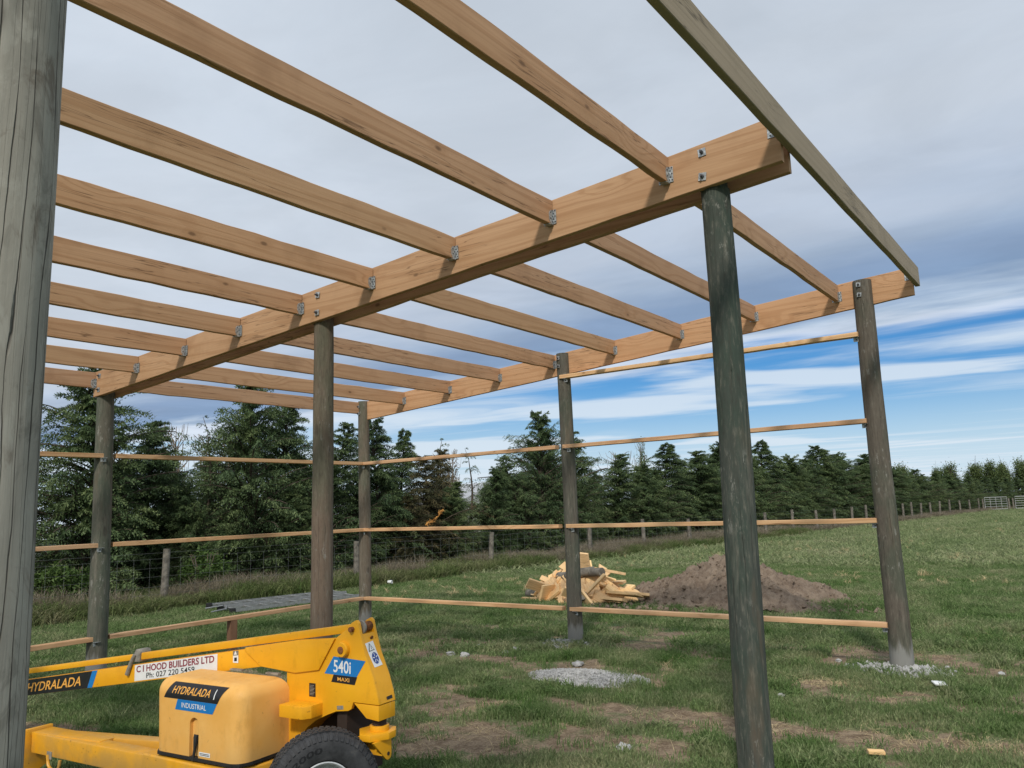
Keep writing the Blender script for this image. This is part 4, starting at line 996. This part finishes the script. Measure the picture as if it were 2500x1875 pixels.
mb = MB(); mb.box(-.055, .055, -.035, .035, 0, .012); o = mb.build('paper_scrap', M_white, loc=(7.727, -.77, .045), rot=(.25, .1, .7), bevel=.003); tag(o, 'white scrap of card on the bare soil right of the right pole', 'scrap')
mb = MB(); mb.box(-.05, .05, -.022, .022, 0, .02); o = mb.build('wood_chip', M_offcut, loc=(7.694, -3.0, .04), rot=(.1, .05, .5), bevel=.002); tag(o, 'small orange wood block in the grass at the bottom right', 'wood block')
cp = MB(); cp.lathe([(-.05, 0), (-.05, .03), (.05, .04), (.05, .036), (-.045, .026)], 14, M=Matrix.Rotation(.3, 4, 'Z')); o = cp.build('paper_cup', M_white, loc=(-4.15, 4.75, .1), smooth=True); tag(o, 'crushed white paper cup on the grass behind the corner pole', 'cup')

# ------------------------------------------------------------------ heap of timber offcuts
def offcut_mesh(kind, L, W, T, seed):
    r = random.Random(seed); mb = MB()
    if kind == 'round':
        pts = [(-L/2, -W/2), (L*.28, -W/2)]+[(L*.28+W*.5*math.cos(a), W*.5*math.sin(a)) for a in np.linspace(-1.3, 1.3, 7)]+[(L*.28, W/2), (-L/2, W/2)]
    elif kind == 'angle': pts = [(-L/2, -W/2), (L/2-W*.5, -W/2), (L/2, W/2), (-L/2, W/2)]
    elif kind == 'wedge': pts = [(-L/2, -W/2), (L/2, -W*.1), (L/2, W/2), (-L/2, W/2)]
    else: pts = [(-L/2, -W/2), (L/2, -W/2), (L/2, W/2), (-L/2, W/2)]
    mb.prism(pts, -T/2, T/2, 'z'); me = mesh(mb.v, mb.f, 'offcut'); bm = bmesh.new(); bm.from_mesh(me); bmesh.ops.recalc_face_normals(bm, faces=bm.faces)
    bmesh.ops.bevel(bm, geom=list(bm.edges), offset=.002, segments=1, affect='EDGES'); bm.to_mesh(me); bm.free(); me.materials.append(M_offcut); return me
om = [offcut_mesh(k, L, W, T, i) for i, (k, L, W, T) in enumerate([('box', .42, .185, .045), ('round', .50, .19, .045), ('angle', .46, .185, .045), ('box', .30, .28, .045), ('wedge', .48, .15, .045), ('box', .55, .09, .045), ('box', .38, .09, .045), ('round', .36, .28, .045), ('angle', .62, .14, .045), ('box', .24, .185, .045)])]
rp = random.Random(12); HX, HY = 1.42, 3.95; n_oc = 0
def heap_h(u, v_): return .66*max(0, 1-math.hypot((u+.12)/1.02, v_/.60))**.85
GO = 'sawn timber offcuts heaped by the soil'
for layer, (cnt, sc_) in enumerate(((34, .45), (60, .88))):
    for k in range(cnt):
        a = rp.random()*6.28; d = math.sqrt(rp.random())*.97; u, v_ = math.cos(a)*d*.93, math.sin(a)*d*.58
        if layer and v_ > .25 and rp.random() < .6: v_ = -v_
        z = heap_h(u, v_)*sc_+.05; gxh = (heap_h(u+.05, v_)-heap_h(u-.05, v_))/.1; gyh = (heap_h(u, v_+.05)-heap_h(u, v_-.05))/.1
        nrm = Vector((-gxh*1.1+rp.gauss(0, .38), -gyh*1.1+rp.gauss(0, .38)-.25, 1)).normalized(); q = nrm.to_track_quat('Z', 'Y').to_matrix() @ Matrix.Rotation(rp.random()*6.28, 3, 'Z')
        j = rp.randrange(len(om)); o = link('timber_offcut', om[j]); o.matrix_world = Matrix.Translation((HX+u, HY+v_, max(z, .06))) @ q.to_4x4()
        tag(o, 'pale sawn timber offcut in the heap beside the soil', 'offcut', GO); n_oc += 1
for (u, v_, z, rx, ry, rz, j, lab) in [(-.62, -.50, .25, -1.0, .35, .9, 1, 'round-ended offcut board with bolt holes leaning at the left of the heap'), (.10, -.25, .70, -1.2, .1, .05, 3, 'wide offcut propped upright on top of the heap'),
        (.50, -.55, .30, -.25, -.75, .35, 5, 'long narrow offcut slanting up across the front of the heap'), (.95, -.30, .16, -.3, .05, .1, 8, 'long angled offcut lying out at the right end of the heap'), (.60, -.2, .52, -.2, .12, -.1, 8, 'long offcut lying level near the top right of the heap'),
        (-.42, -.58, .17, -1.25, .0, 1.5, 7, 'wide round-ended offcut standing on edge at the front of the heap'), (.18, -.62, .16, -.9, .3, .8, 2, 'angled offcut at the heap front just right of the pole'), (.40, -.68, .1, -.9, .9, .2, 0, 'dark edged offcut tipped forward at the heap foot'),
        (-.85, -.45, .035, 0, 0, .1, 6, 'thin offcut lying flat in the grass left of the heap'), (.85, -.52, .09, -.25, .05, .0, 0, 'offcut flat on the ground at the right foot of the heap'), (1.12, -.2, .14, -.35, .1, .4, 0, 'rightmost offcut of the heap touching the soil')]:
    o = link('timber_offcut', om[j]); o.location = (HX+u, HY+v_, z); o.rotation_euler = (rx, ry, rz); tag(o, lab, 'offcut', GO)
for (u, v_, z, rx, ry, L) in [(.35, -.30, .50, 1.5, 1.2, .5), (-.98, -.15, .09, 1.5, 1.3, .4), (.33, -.6, .11, 1.2, .4, .3), (-.25, -.25, .42, 1.5, 1.0, .5), (.15, -.32, .50, 1.45, 1.9, .45)]:
    mb = MB(); mb.tube([(0, 0, -L/2), (0, 0, L/2)], .075, 14); o = mb.build('pole_offcut', M_post, loc=(HX+u, HY+v_, z), rot=(rx, 0, ry), smooth=True); tag(o, 'grey round pole offcut among the sawn offcuts', 'offcut', 'pole offcuts in the heap')
# ------------------------------------------------------------------ towable boom platform
lift = tag(empty('boom_lift', (5.836, -5.5026, 0), R_(5)), 'yellow towable boom platform with folded boom and rounded engine cover under the near bay', 'boom lift')
def part(mb, name, mat=None, par=None, **kw): return mb.build(name, mat or M_yel, par or lift, **kw)

# drawbar and chassis deck
q = MB(); q.box(-2.60, -.78, -.350, -.235, .203, .325); part(q, 'drawbar', bevel=.010)
q = MB(); A0, A1 = Vector((-2.35, -.24)), Vector((-1.2, -.005)); dd = (A1-A0).normalized(); nn = Vector((-dd.y, dd.x))*.05
q.prism([tuple(A0-nn), tuple(A1-nn), tuple(A1+nn), tuple(A0+nn)], .206, .3265, 'z'); part(q, 'drawbar', bevel=.008)
q = MB(); q.prism([(-2.60, -.35), (-2.60, -.21), (-1.95, -.2), (-1.95, -.30)], .31, .3295, 'z'); part(q, 'gusset_plate', bevel=.002)
q = MB(); q.prism([(-.44, .347), (-.20, .347), (-.20, .12), (-.30, .075), (-.44, .10)], -2.645, -2.612, 'x'); part(q, 'hitch_plate', bevel=.010)
q = MB(); q.tube([(-2.4, -.355, .215), (-2.385, -.357, .16)]+[(-2.32+.062*math.cos(a), -.36, .175+.042*math.sin(a)) for a in np.linspace(math.pi, 2*math.pi, 9)]+[(-2.258, -.358, .2)], .010, 8); part(q, 'shackle_ring', smooth=True)
q = MB(); q.box(-2.41, -2.36, -.3545, -.350, .19, .235); part(q, 'ring_plate', M_grime)
deck_o = [(-1.46, -.02), (-1.46, -.352), (-.86, -.372), (-.77, -.362), (-.68, -.31), (-.64, -.19), (-.615, -.04), (-.60, .22), (-1.3, .22)]
q = MB(); q.prism(deck_o, .14, .334, 'z'); part(q, 'chassis_deck', bevel=.012, seg=3)
# engine cover: soft rounded tub with a recess round the keyhole slit
CX0, CX1, CY0, CY1, CZ0, CZ1, CR = -1.375, -.655, -.347, .0, .362, .758, .085
bm = bmesh.new(); bmesh.ops.create_cube(bm, size=1.0)
for v_ in bm.verts: v_.co = Vector(((CX0+CX1)/2+v_.co.x*(CX1-CX0), (CY0+CY1)/2+v_.co.y*(CY1-CY0), (CZ0+CZ1)/2+v_.co.z*(CZ1-CZ0)))
for v_ in bm.verts:
    if v_.co.z > .5: v_.co.x += -.015 if v_.co.x < -1 else 0
def esel(f): return [e_ for e_ in bm.edges if f((e_.verts[0].co+e_.verts[1].co)/2, e_)]
ed = esel(lambda c, e_: (abs(e_.verts[0].co.z-e_.verts[1].co.z) > .1 and c.y < -.2) or (c.z > .7))
bmesh.ops.bevel(bm, geom=ed, offset=CR, segments=9, affect='EDGES', profile=.5, clamp_overlap=True)
me = bpy.data.meshes.new('engine_cover'); bmesh.ops.recalc_face_normals(bm, faces=bm.faces); bm.to_mesh(me); bm.free()
cov = bpy.data.objects.new('tmp', me); COL.objects.link(cov)
cut = MB(); n_ = 14
cp_ = [(-1.058, .33), (-.982, .33)]+[(-1.02+.038*math.cos(a), .53+.038*math.sin(a)) for a in np.linspace(0, math.pi, n_)]
cut.prism(cp_, -.40, -.325, 'y'); cuto = cut.build('cut', M_yel)
md = cov.modifiers.new('b', 'BOOLEAN'); md.object = cuto; md.operation = 'DIFFERENCE'; md.solver = 'EXACT'
bpy.context.view_layer.update(); dg = bpy.context.evaluated_depsgraph_get()
cme = bpy.data.meshes.new_from_object(cov.evaluated_get(dg)); bpy.data.objects.remove(cov); bpy.data.objects.remove(cuto)
cme.materials.clear(); cme.polygons.foreach_set('material_index', [0]*len(cme.polygons)); cme.polygons.foreach_set('use_smooth', [True]*len(cme.polygons)); cme.set_sharp_from_angle(angle=R_(35))
cover = link('engine_cover', cme, M_cover, lift)
q = MB(); q.prism([(CX0-.004, 0), (CX0-.004, -.30), (CX0+.05, -.352), (CX1-.08, -.352), (CX1-.02, -.33), (CX1+.005, -.26), (CX1+.005, 0)], .345, .3615, 'z'); part(q, 'rubber_seal', M_black)
q = MB(); q.tube([(-1.012, -.332, .475), (-1.012, -.338, .462), (-1.016, -.344, .40), (-1.02, -.352, .345)], [.018, .016, .008, .007], 8); part(q, 'dark_slit', M_black, cover, smooth=True)  # black tube standing in for the shade inside the keyhole slit
for xx in (-1.06, -.76):
    q = MB(); q.box(xx-.05, xx+.05, -.035, -.01, CZ1-.0015, CZ1+.007); part(q, 'hinge', M_grime, cover)

# decal tools -------------------------------------------------------
def text_verts(s, offset=0.0, cuts=0):
    cu = bpy.data.curves.new('txt', 'FONT'); cu.body = s; cu.size = 1.0; cu.offset = offset; cu.resolution_u = 3
    o_ = bpy.data.objects.new('txt', cu); COL.objects.link(o_); bpy.context.view_layer.update()
    m_ = bpy.data.meshes.new_from_object(o_.evaluated_get(bpy.context.evaluated_depsgraph_get()))
    if cuts:
        bm_ = bmesh.new(); bm_.from_mesh(m_); bmesh.ops.triangulate(bm_, faces=bm_.faces)
        for _ in range(cuts):
            lg = [e_ for e_ in bm_.edges if abs(e_.verts[0].co.y-e_.verts[1].co.y) > .12]
            bmesh.ops.subdivide_edges(bm_, edges=lg, cuts=1); bmesh.ops.triangulate(bm_, faces=bm_.faces)
        bm_.to_mesh(m_); bm_.free()
    V_ = [tuple(v_.co) for v_ in m_.vertices]; F_ = [tuple(p_.vertices) for p_ in m_.polygons]
    bpy.data.objects.remove(o_); bpy.data.meshes.remove(m_); return V_, F_
def lettering(name, s, W, H, fn, mat, par, offset=.0, shear=0.0, cuts=0):
    """flat print: letters scaled to W x H then laid on a surface by fn(u, v)"""
    V_, F_ = text_verts(s, offset, cuts); xs = [v_[0] for v_ in V_]; ys = [v_[1] for v_ in V_]; x0, x1, y0, y1 = min(xs), max(xs), min(ys), max(ys)
    P = []
    for a, b_, _ in V_:
        u = (a-x0)/(x1-x0)*W; v_ = (b_-y0)/(y1-y0)*H; P.append(fn(u+shear*v_, v_))
    me_ = mesh(P, F_, name); return link(name, me_, mat, par)
def patchmesh(name, pts, fn, mat, par, n=10):
    """parallelogram pts (4 in u,v) subdivided and laid on the surface"""
    a, b_, c, d = [Vector(p_) for p_ in pts]; V_ = []; F_ = []
    for j in range(n+1):
        for i in range(n+1):
            p_ = (a.lerp(b_, i/n)).lerp(d.lerp(c, i/n), j/n); V_.append(fn(p_.x, p_.y))
    for j in range(n):
        for i in range(n): k = j*(n+1)+i; F_.append((k, k+1, k+n+2, k+n+1))
    return link(name, mesh(V_, F_, name, True), mat, par)
def cover_fn(u0, z0, off):
    zr = CZ1-CR
    def f(u, v_):
        s_ = z0+v_
        if s_ <= zr: return (u0+u, CY0-off, s_)
        a = (s_-zr)/CR; return (u0+u, CY0+CR-(CR+off)*math.cos(a), zr+(CR+off)*math.sin(a))
    return f
f1 = cover_fn(0, 0, .0015)
patchmesh('black_decal', [(-1.285, .655), (-.835, .655), (-.775, .748), (-1.225, .748)], f1, M_bvinyl, cover)
patchmesh('blue_decal', [(-1.185, .598), (-.872, .598), (-.838, .6545), (-1.165, .6545)], f1, M_blue, cover, 4)
lettering('lettering', 'HYDRALADA', .315, .040, cover_fn(-1.215, .683, .0028), M_orange, cover, .010, .35, 3)
lettering('lettering', 'INDUSTRIAL', .205, .027, cover_fn(-1.128, .613, .0032), M_white, cover, .006)
patchmesh('swoosh', [(-.868, .676), (-.860, .676), (-.852, .728), (-.857, .728)], cover_fn(0, 0, .0028), M_white, cover, 3)
patchmesh('white_sticker', [(-.975, .374), (-.885, .374), (-.885, .396), (-.975, .396)], f1, M_white, cover, 2)
for v0 in (.380, .387): patchmesh('printed_line', [(-.968, v0), (-.892, v0), (-.892, v0+.003), (-.968, v0+.003)], cover_fn(0, 0, .0028), M_bvinyl, cover, 1)

# body: side plate with wheel arch, turret box, knuckle
side = [(-1.02, .885), (-.58, .951), (-.30, .975), (-.215, 1.03), (-.185, 1.062), (-.155, 1.075), (-.140, 1.06), (-.130, 1.014), (-.095, .90), (-.04, .783), (-.012, .70), (0, .648), (-.178, .648),
        (-.192, .612), (-.215, .600), (-.30, .590), (-.363, .567), (-.45, .53), (-.516, .485), (-.57, .43), (-.609, .367), (-.625, .30), (-.675, .30), (-.675, .77), (-.877, .787), (-1.027, .863)]
q = MB(); q.prism(side, .0, .022, 'y'); body = part(q, 'side_plate', bevel=.002)
q = MB(); q.prism([(-1.00, .884), (-.58, .9505), (-.30, .9735), (-.42, .80), (-.60, .772), (-.877, .789), (-1.003, .861)], -.012, -.001, 'y'); part(q, 'knuckle_plate', bevel=.002)
far_side = [p_ for p_ in side if p_[0] > -.45 and p_[1] > .58]
q = MB(); q.prism([(-.40, .96), (-.30, .975), (-.215, 1.03), (-.185, 1.062), (-.155, 1.075), (-.140, 1.06), (-.130, 1.014), (-.095, .90), (-.04, .783), (-.012, .70), (0, .648), (-.178, .648), (-.215, .600), (-.40, .58)], .118, .138, 'y'); part(q, 'side_plate', bevel=.002)
fc = [(-.128, 1.000), (-.095, .90), (-.066, .838), (-.04, .783), (-.024, .74), (-.012, .70), (-.004, .67), (0, .649)]
V_ = []; F_ = []
for i, (a, b_) in enumerate(fc): V_ += [(a-.0005, .019, b_), (a-.0005, .121, b_)]
for i in range(len(fc)-1): F_.append((2*i, 2*i+1, 2*i+3, 2*i+2))
q = MB(); q.add(V_, F_); n0 = len(V_); q.add([(a-.02, b_, c) for a, b_, c in V_], [f_[::-1] for f_ in F_]); q.add([V_[0], V_[1], (V_[1][0]-.09, V_[1][1], V_[1][2]-.004), (V_[0][0]-.09, V_[0][1], V_[0][2]-.004)], [(0, 1, 2, 3)])
face = part(q, 'turret_face', smooth=True)
q = MB(); q.prism([(-.174, .6435), (-.002, .6435), (-.003, .566), (-.088, .574)], .001, .137, 'y'); part(q, 'turret_foot', bevel=.003)
q = MB(); q.prism([(-.60, .62), (-.215, .60), (-.215, .64), (-.60, .76)], .03, .11, 'y'); part(q, 'inner_frame', M_dark)
# wheel-arch lining and dark inside
arch = [(-.178, .640), (-.192, .608), (-.215, .600), (-.30, .590), (-.363, .567), (-.45, .53), (-.516, .485), (-.57, .43), (-.609, .367), (-.625, .30), (-.632, .16)]
V_ = []; [V_.extend([(a, .021, b_-.0005), (a-.012, .15, b_-.0005)]) for a, b_ in arch[1:]]
q = MB(); q.add(V_, [(2*i, 2*i+1, 2*i+3, 2*i+2) for i in range(len(arch)-2)]); part(q, 'arch_lining', smooth=True)
q = MB(); q.prism([(-.34, .62), (-.34, .16), (-.645, .16), (-.645, .66)], .15, .16, 'y'); part(q, 'inner_panel', M_dark)
q = MB(); q.box(-.338, -.310, .10, .16, .16, .60); part(q, 'inner_post', M_yel)
q = MB(); q.box(-.60, -.40, -.0, .5, .17, .24); part(q, 'axle_beam', M_dark)
# protruding lock box on the plate
q = MB(); q.prism([(-.600, -.128), (-.43, -.128), (-.400, -.085), (-.400, 0), (-.600, 0)], .562, .628, 'z'); lb = part(q, 'lock_box', bevel=.004)
# pins
q = MB(); q.lathe([(0, .0), (.030, .0), (.030, .024), (.030, .036), (.020, .040), (0, .040)][1:], 28, M=Matrix.Translation((-.239, 0, .919)) @ Matrix.Rotation(R_(-90), 4, 'Z')); bp = part(q, 'boss', smooth=False, bevel=.0)
q = MB(); q.lathe([(.029, .0), (.036, .0), (.036, .019), (.029, .019)], 14, M=Matrix.Translation((-.239, 0, .919)) @ Matrix.Rotation(R_(-90), 4, 'Z')); part(q, 'pin', M_rust)
q = MB(); q.tube([(-.179, -.022, 1.027), (-.179, .16, 1.027)], .014, 14); part(q, 'pin', M_rust)
q = MB(); q.lathe([(0, .0), (0, .040), (.014, .040), (.014, 0)], 22, M=Matrix.Translation((-.165, .040, 1.030)) @ Matrix.Rotation(R_(90), 4, 'Z')); part(q, 'roller', M_grime, smooth=False)
q = MB(); q.tube([(-.160, .055, 1.032), (-.160, .118, 1.032)], .026, 14); part(q, 'bush', M_rust)
q = MB(); q.lathe([(.004, 0), (.004, .011), (0, .011)], 12, M=Matrix.Translation((-.118, .082, .975)) @ Matrix.Rotation(R_(18), 4, 'Y')); part(q, 'bolt', M_rust)
# boom and link arm (both climb gently to the turret)
def bar(name, x0, x1, zt0, slope, h, y0, y1, mat=None, bev=.006):
    q = MB(); zt = lambda x: zt0+slope*(x-x0)
    q.prism([(x0, zt(x0)-h), (x1, zt(x1)-h), (x1, zt(x1)), (x0, zt(x0))], y0, y1, 'y'); return part(q, name, mat, bevel=bev)
SB = .1495; ZB = lambda x: .541+SB*(x+3.257)
boom = bar('boom', -4.1, -.62, ZB(-4.1), SB, .112, .004, .086)
SU = .1405; ZU = lambda x: .617+SU*(x+3.265)
bar('link_arm', -4.1, -2.062, ZU(-4.1), SU, .037, .012, .062)
bar('link_arm', -2.03, -.205, ZU(-2.03)+.003, SU, .044, .012, .062)
q = MB(); zc_ = ZU(-2.04); q.prism([(-2.075, zc_-.055), (-2.02, zc_-.05), (-2.015, zc_+.012), (-2.03, zc_+.028), (-2.06, zc_+.028), (-2.075, zc_+.01)], .0, .085, 'y'); part(q, 'joint_clamp', M_grime, bevel=.006)
q = MB(); q.tube([(-2.062, -.006, zc_-.005), (-2.095, -.008, zc_-.06), (-2.132, -.008, zc_-.135)], [.011, .013, .015], 8); part(q, 'clamp_handle', M_grime, smooth=True)
# boom decals
def bf(off): return lambda u, v_: (u, .004-off, ZB(u)+v_)
d1 = bf(.0012)
patchmesh('black_decal', [(-3.9, -.110), (-2.585, -.110), (-2.535, -.002), (-3.9, -.002)], d1, M_bvinyl, boom, 4)
patchmesh('blue_decal', [(-2.583, -.110), (-2.527, -.110), (-2.474, -.002), (-2.533, -.002)], d1, M_blue, boom, 2)
d2 = bf(.0024); lettering('lettering', 'HYDRALADA', .66, .062, lambda u, v_: d2(-3.32+u, -.088+v_), M_orange, boom, .012, .32)
board_ = patchmesh('name_board', [(-2.068, -.104), (-1.268, -.104), (-1.268, -.004), (-2.068, -.004)], d1, M_white, boom, 4)
lettering('lettering', 'C I HOOD BUILDERS LTD', .755, .042, lambda u, v_: d2(-2.050+u, -.052+v_), M_maroon, boom, .022)
lettering('lettering', 'Ph: 027 220 5459', .47, .034, lambda u, v_: d2(-1.945+u, -.094+v_), M_bvinyl, boom, .006)
# 540i badge
pf = lambda u, v_: (u, -.0012, v_); pf2 = lambda u, v_: (u, -.0024, v_)
patchmesh('blue_decal', [(-.385, .783), (-.152, .779), (-.088, .866), (-.318, .877)], pf, M_blue, body, 2)
patchmesh('black_decal', [(-.335, .742), (-.166, .737), (-.148, .7785), (-.318, .7815)], pf, M_bvinyl, body, 2)
lettering('lettering', '540i', .125, .066, lambda u, v_: pf2(-.318+u, .7945+v_-u*.02), M_white, body, .014, .03)
lettering('lettering', 'MAXI', .085, .020, lambda u, v_: pf2(-.288+u, .751+v_-u*.02), M_orange, body, .014)
# small plates
def plate(x0, z0, w_, h_, fn=pf, par=body, rot=0.0, mat=M_bvinyl, lines=0, lm=M_grime):
    c_, s__ = math.cos(rot), math.sin(rot); T_ = lambda a, b_: (x0+a*c_-b_*s__, z0+a*s__+b_*c_)
    patchmesh('data_plate', [T_(0, 0), T_(w_, 0), T_(w_, h_), T_(0, h_)], fn, mat, par, 1)
    for k in range(lines):
        b0 = h_*(.12+.8*k/lines); patchmesh('printed_line', [T_(w_*.12, b0), T_(w_*(.7+.18*((k*7) % 3)/2), b0), T_(w_*(.7+.18*((k*7) % 3)/2), b0+h_*.35/lines), T_(w_*.12, b0+h_*.35/lines)], lambda u, v_: (fn(u, v_)[0], fn(u, v_)[1]-.0012, fn(u, v_)[2]), lm, par, 1)
plate(-.500, .652, .048, .072, lines=8)
plate(-.508, .858, .036, .018, rot=.35, mat=M_bvinyl, lines=2, lm=M_white)
plate(-.292, .600, .046, .020, rot=.12, mat=M_grime, lines=2)
kf = lambda u, v_: (u, .004-.0022, v_)
plate(-1.128, .792, .046, .066, fn=kf, par=boom, mat=M_white, lines=0); patchmesh('warning_patch', [(-1.128, .832), (-1.082, .838), (-1.082, .864), (-1.128, .858)], lambda u, v_: (u, .0006, v_), M_grime, boom, 1)
patchmesh('warning_triangle', [(-1.118, .838), (-1.092, .841), (-1.1045, .862), (-1.1055, .862)], lambda u, v_: (u, -.0006, v_), M_white, boom, 1)
patchmesh('printed_line', [(-1.116, .800), (-1.094, .803), (-1.094, .824), (-1.116, .821)], lambda u, v_: (u, .0006, v_), M_bvinyl, boom, 1)
# safety sticker on the curved turret face
zs = [p_[1] for p_ in fc][::-1]; xs_ = [p_[0] for p_ in fc][::-1]
ff = lambda u, v_: (float(np.interp(v_, zs, xs_))+.0012, u, v_-.0002)
ff2 = lambda u, v_: (float(np.interp(v_, zs, xs_))+.0026, u, v_)
patchmesh('safety_sticker', [(.040, .828), (.108, .832), (.088, .958), (.022, .952)], ff, M_white, face, 8)
def tri(a, b_, c, fn, mat, par, n=4):
    V_ = []; F_ = []; idx = {}
    for i in range(n+1):
        for j in range(n+1-i):
            k = n-i-j; idx[(i, j)] = len(V_); p_ = (Vector(a)*i+Vector(b_)*j+Vector(c)*k)/n; V_.append(fn(p_.x, p_.y))
    for i in range(n):
        for j in range(n-i):
            F_.append((idx[(i, j)], idx[(i+1, j)], idx[(i, j+1)]))
            if i+j < n-1: F_.append((idx[(i+1, j)], idx[(i+1, j+1)], idx[(i, j+1)]))
    return link('warning_triangle', mesh(V_, F_, 'warning_triangle'), mat, par)
tri((.035, .908), (.083, .912), (.050, .951), ff2, M_bvinyl, face)
tri((.041, .9115), (.077, .915), (.052, .944), lambda u, v_: (ff2(u, v_)[0]+.0012, u, v_), M_white, face)
patchmesh('printed_line', [(.0575, .918), (.0605, .918), (.0585, .935), (.0555, .935)], lambda u, v_: (ff2(u, v_)[0]+.0024, u, v_), M_bvinyl, face, 1)
V_ = [ff2(.070, .872)]+[ff2(.070+.024*math.cos(a), .872+.029*math.sin(a)) for a in np.linspace(0, 6.283, 25)[:-1]]
link('round_symbol', mesh(V_, [(0, i+1, (i+1) % 24+1) for i in range(24)], 'round_symbol'), M_navy, face)
for a_ in (.4, 1.7, 2.9, 4.1, 5.3):
    c_, s__ = math.cos(a_), math.sin(a_); P_ = lambda r_, t_: (.070+(r_*c_-t_*s__)*.024, .872+(r_*s__+t_*c_)*.029)
    patchmesh('symbol_stroke', [P_(.25, -.07), P_(.85, -.05), P_(.85, .12), P_(.25, .07)], lambda u, v_: (ff2(u, v_)[0]+.0012, u, v_), M_white, face, 1)
plate(.070, .661, .045, .016, fn=lambda u, v_: (float(np.interp(v_, zs, xs_))+.0012, u, v_), par=face, rot=.05, lines=0)
# slewing post, rear bracket and lug
q = MB(); q.tube([(-.055, .068, .49), (-.055, .068, .58)], .038, 18); part(q, 'slew_post', M_dark, smooth=True)
q = MB(); q.tube([(-.055, .068, .505), (-.055, .068, .532)], .052, 18); part(q, 'collar', bevel=.002)
q = MB(); q.prism([(-.175, .045), (-.150, .165), (-.02, .165), (.025, .105), (.030, .045), (-.025, -.045), (-.095, -.045)], .470, .505, 'z'); part(q, 'rear_bracket', bevel=.004)
lug = [(-.02, .470), (.125, .470), (.125, .400)]+[(.098+.027*math.cos(a), .388+.027*math.sin(a)) for a in np.linspace(0, -math.pi*.75, 7)]
q = MB(); q.prism([(b_-.03, c) for b_, c in lug], -.012, .004, 'x'); l1 = part(q, 'lug', bevel=.002)
q = MB(); q.tube([(.0035, .068, .392), (.0055, .068, .392)], .010, 14); part(q, 'lug_hole_disc', M_dark, l1)  # dark disc on the lug face, standing in for the shaded hole
q = MB(); q.box(-.17, .00, .02, .10, .39, .47); part(q, 'bracket_web', bevel=.003)
q = MB(); q.box(-.32, -.25, .03, .30, .30, .60); part(q, 'cross_frame', M_dark)

# steered wheel
RW = .283
wh = empty('wheel', (-.215, -.190, RW-.012), R_(-38)); wh.parent = lift
prof = [(-.062, .138), (-.080, .150), (-.092, .19), (-.092, .215), (-.088, .240), (-.080, .258), (-.066, .272), (-.040, .2795), (0, .2815), (.040, .2795), (.066, .272), (.080, .258), (.088, .240), (.092, .215), (.092, .19), (.080, .150), (.062, .138)]
q = MB(); q.lathe(prof, 72)
NL = 56
for k in range(NL):                     # tread and shoulder lugs
    a = 2*math.pi*k/NL; M = Matrix.Rotation(a, 4, 'X')
    for sg in (-1, 1):
        q.add([M @ Vector(p_) for p_ in [(sg*.060, -.0095, .2775), (sg*.060, .0075, .2775), (sg*.080, .0095, .267), (sg*.080, -.0075, .267), (sg*.0935, .009, .247), (sg*.0935, -.006, .247), (sg*.060, -.0095, .266), (sg*.060, .0075, .266), (sg*.086, .0085, .245), (sg*.086, -.006, .245)]],
              [(0, 1, 2, 3), (3, 2, 4, 5), (0, 3, 5, 9, 6), (1, 7, 8, 4, 2), (0, 6, 7, 1), (5, 4, 8, 9)])
    for j, xx in enumerate((-.042, -.014, .014, .042)):
        o_ = .5*(j % 2); M2 = Matrix.Rotation(a+o_*2*math.pi/NL, 4, 'X') @ Matrix.Translation((xx, 0, .279)) @ Matrix.Rotation(.35 if j % 2 else -.35, 4, 'Z')
        q.box(-.0115, .0115, -.012, .010, -.008, .0055, 0, M2)
ty = q.build('tyre', M_tyre, wh, smooth=True)
q = MB(); q.lathe([(.060, .130), (.068, .140), (.076, .142), (.078, .136), (.066, .126), (.055, .124), (.030, .118), (.022, .095), (.030, .078), (.038, .055), (.036, .0)], 56); q.lathe([(-.060, .130), (-.068, .140), (-.02, .118), (.02, .116)], 40); q.build('rim', M_rim, wh, smooth=True)
q = MB(); q.lathe([(.036, .045), (.070, .042), (.074, .0)], 24); q.build('hub_cap', M_dark, wh, smooth=True)
for k in range(5):
    a = 2*math.pi*k/5; q = MB(); q.tube([(.030, .062*math.cos(a), .062*math.sin(a)), (.048, .062*math.cos(a), .062*math.sin(a))], .009, 6); q.build('wheel_nut', M_galv, wh)
def tf(rad0, a0):
    # outward face of the tyre: u runs clockwise along the arc, v outwards; raised letters sit on the bulging side wall
    def f(u, v_):
        r_ = rad0+v_; a = a0-u/rad0; x_ = float(np.interp(r_, [.138, .15, .19, .215, .240, .258], [.062, .080, .092, .092, .088, .080]))
        return (x_+.0016, -math.sin(a)*r_, math.cos(a)*r_)
    return f
def sidetext(s_, a0, W, H=.028, rad=.190):
    V_, F_ = text_verts(s_, .015); xs1 = [v_[0] for v_ in V_]; ys1 = [v_[1] for v_ in V_]; x0, x1, y0, y1 = min(xs1), max(xs1), min(ys1), max(ys1); P = []
    for a_, b_, _ in V_:
        u = (a_-x0)/(x1-x0)*W; v_ = (b_-y0)/(y1-y0)*H; r_ = rad+v_; an = a0+(u+.25*v_)/rad
        x_ = float(np.interp(r_, [.138, .15, .19, .215, .240, .258], [.062, .080, .092, .092, .088, .080])); P.append((x_+.0016, math.sin(an)*r_, math.cos(an)*r_))
    return link('side_wall_lettering', mesh(P, F_, 'side_wall_lettering'), M_bvinyl, ty)
sidetext('2000', R_(-52), .155)
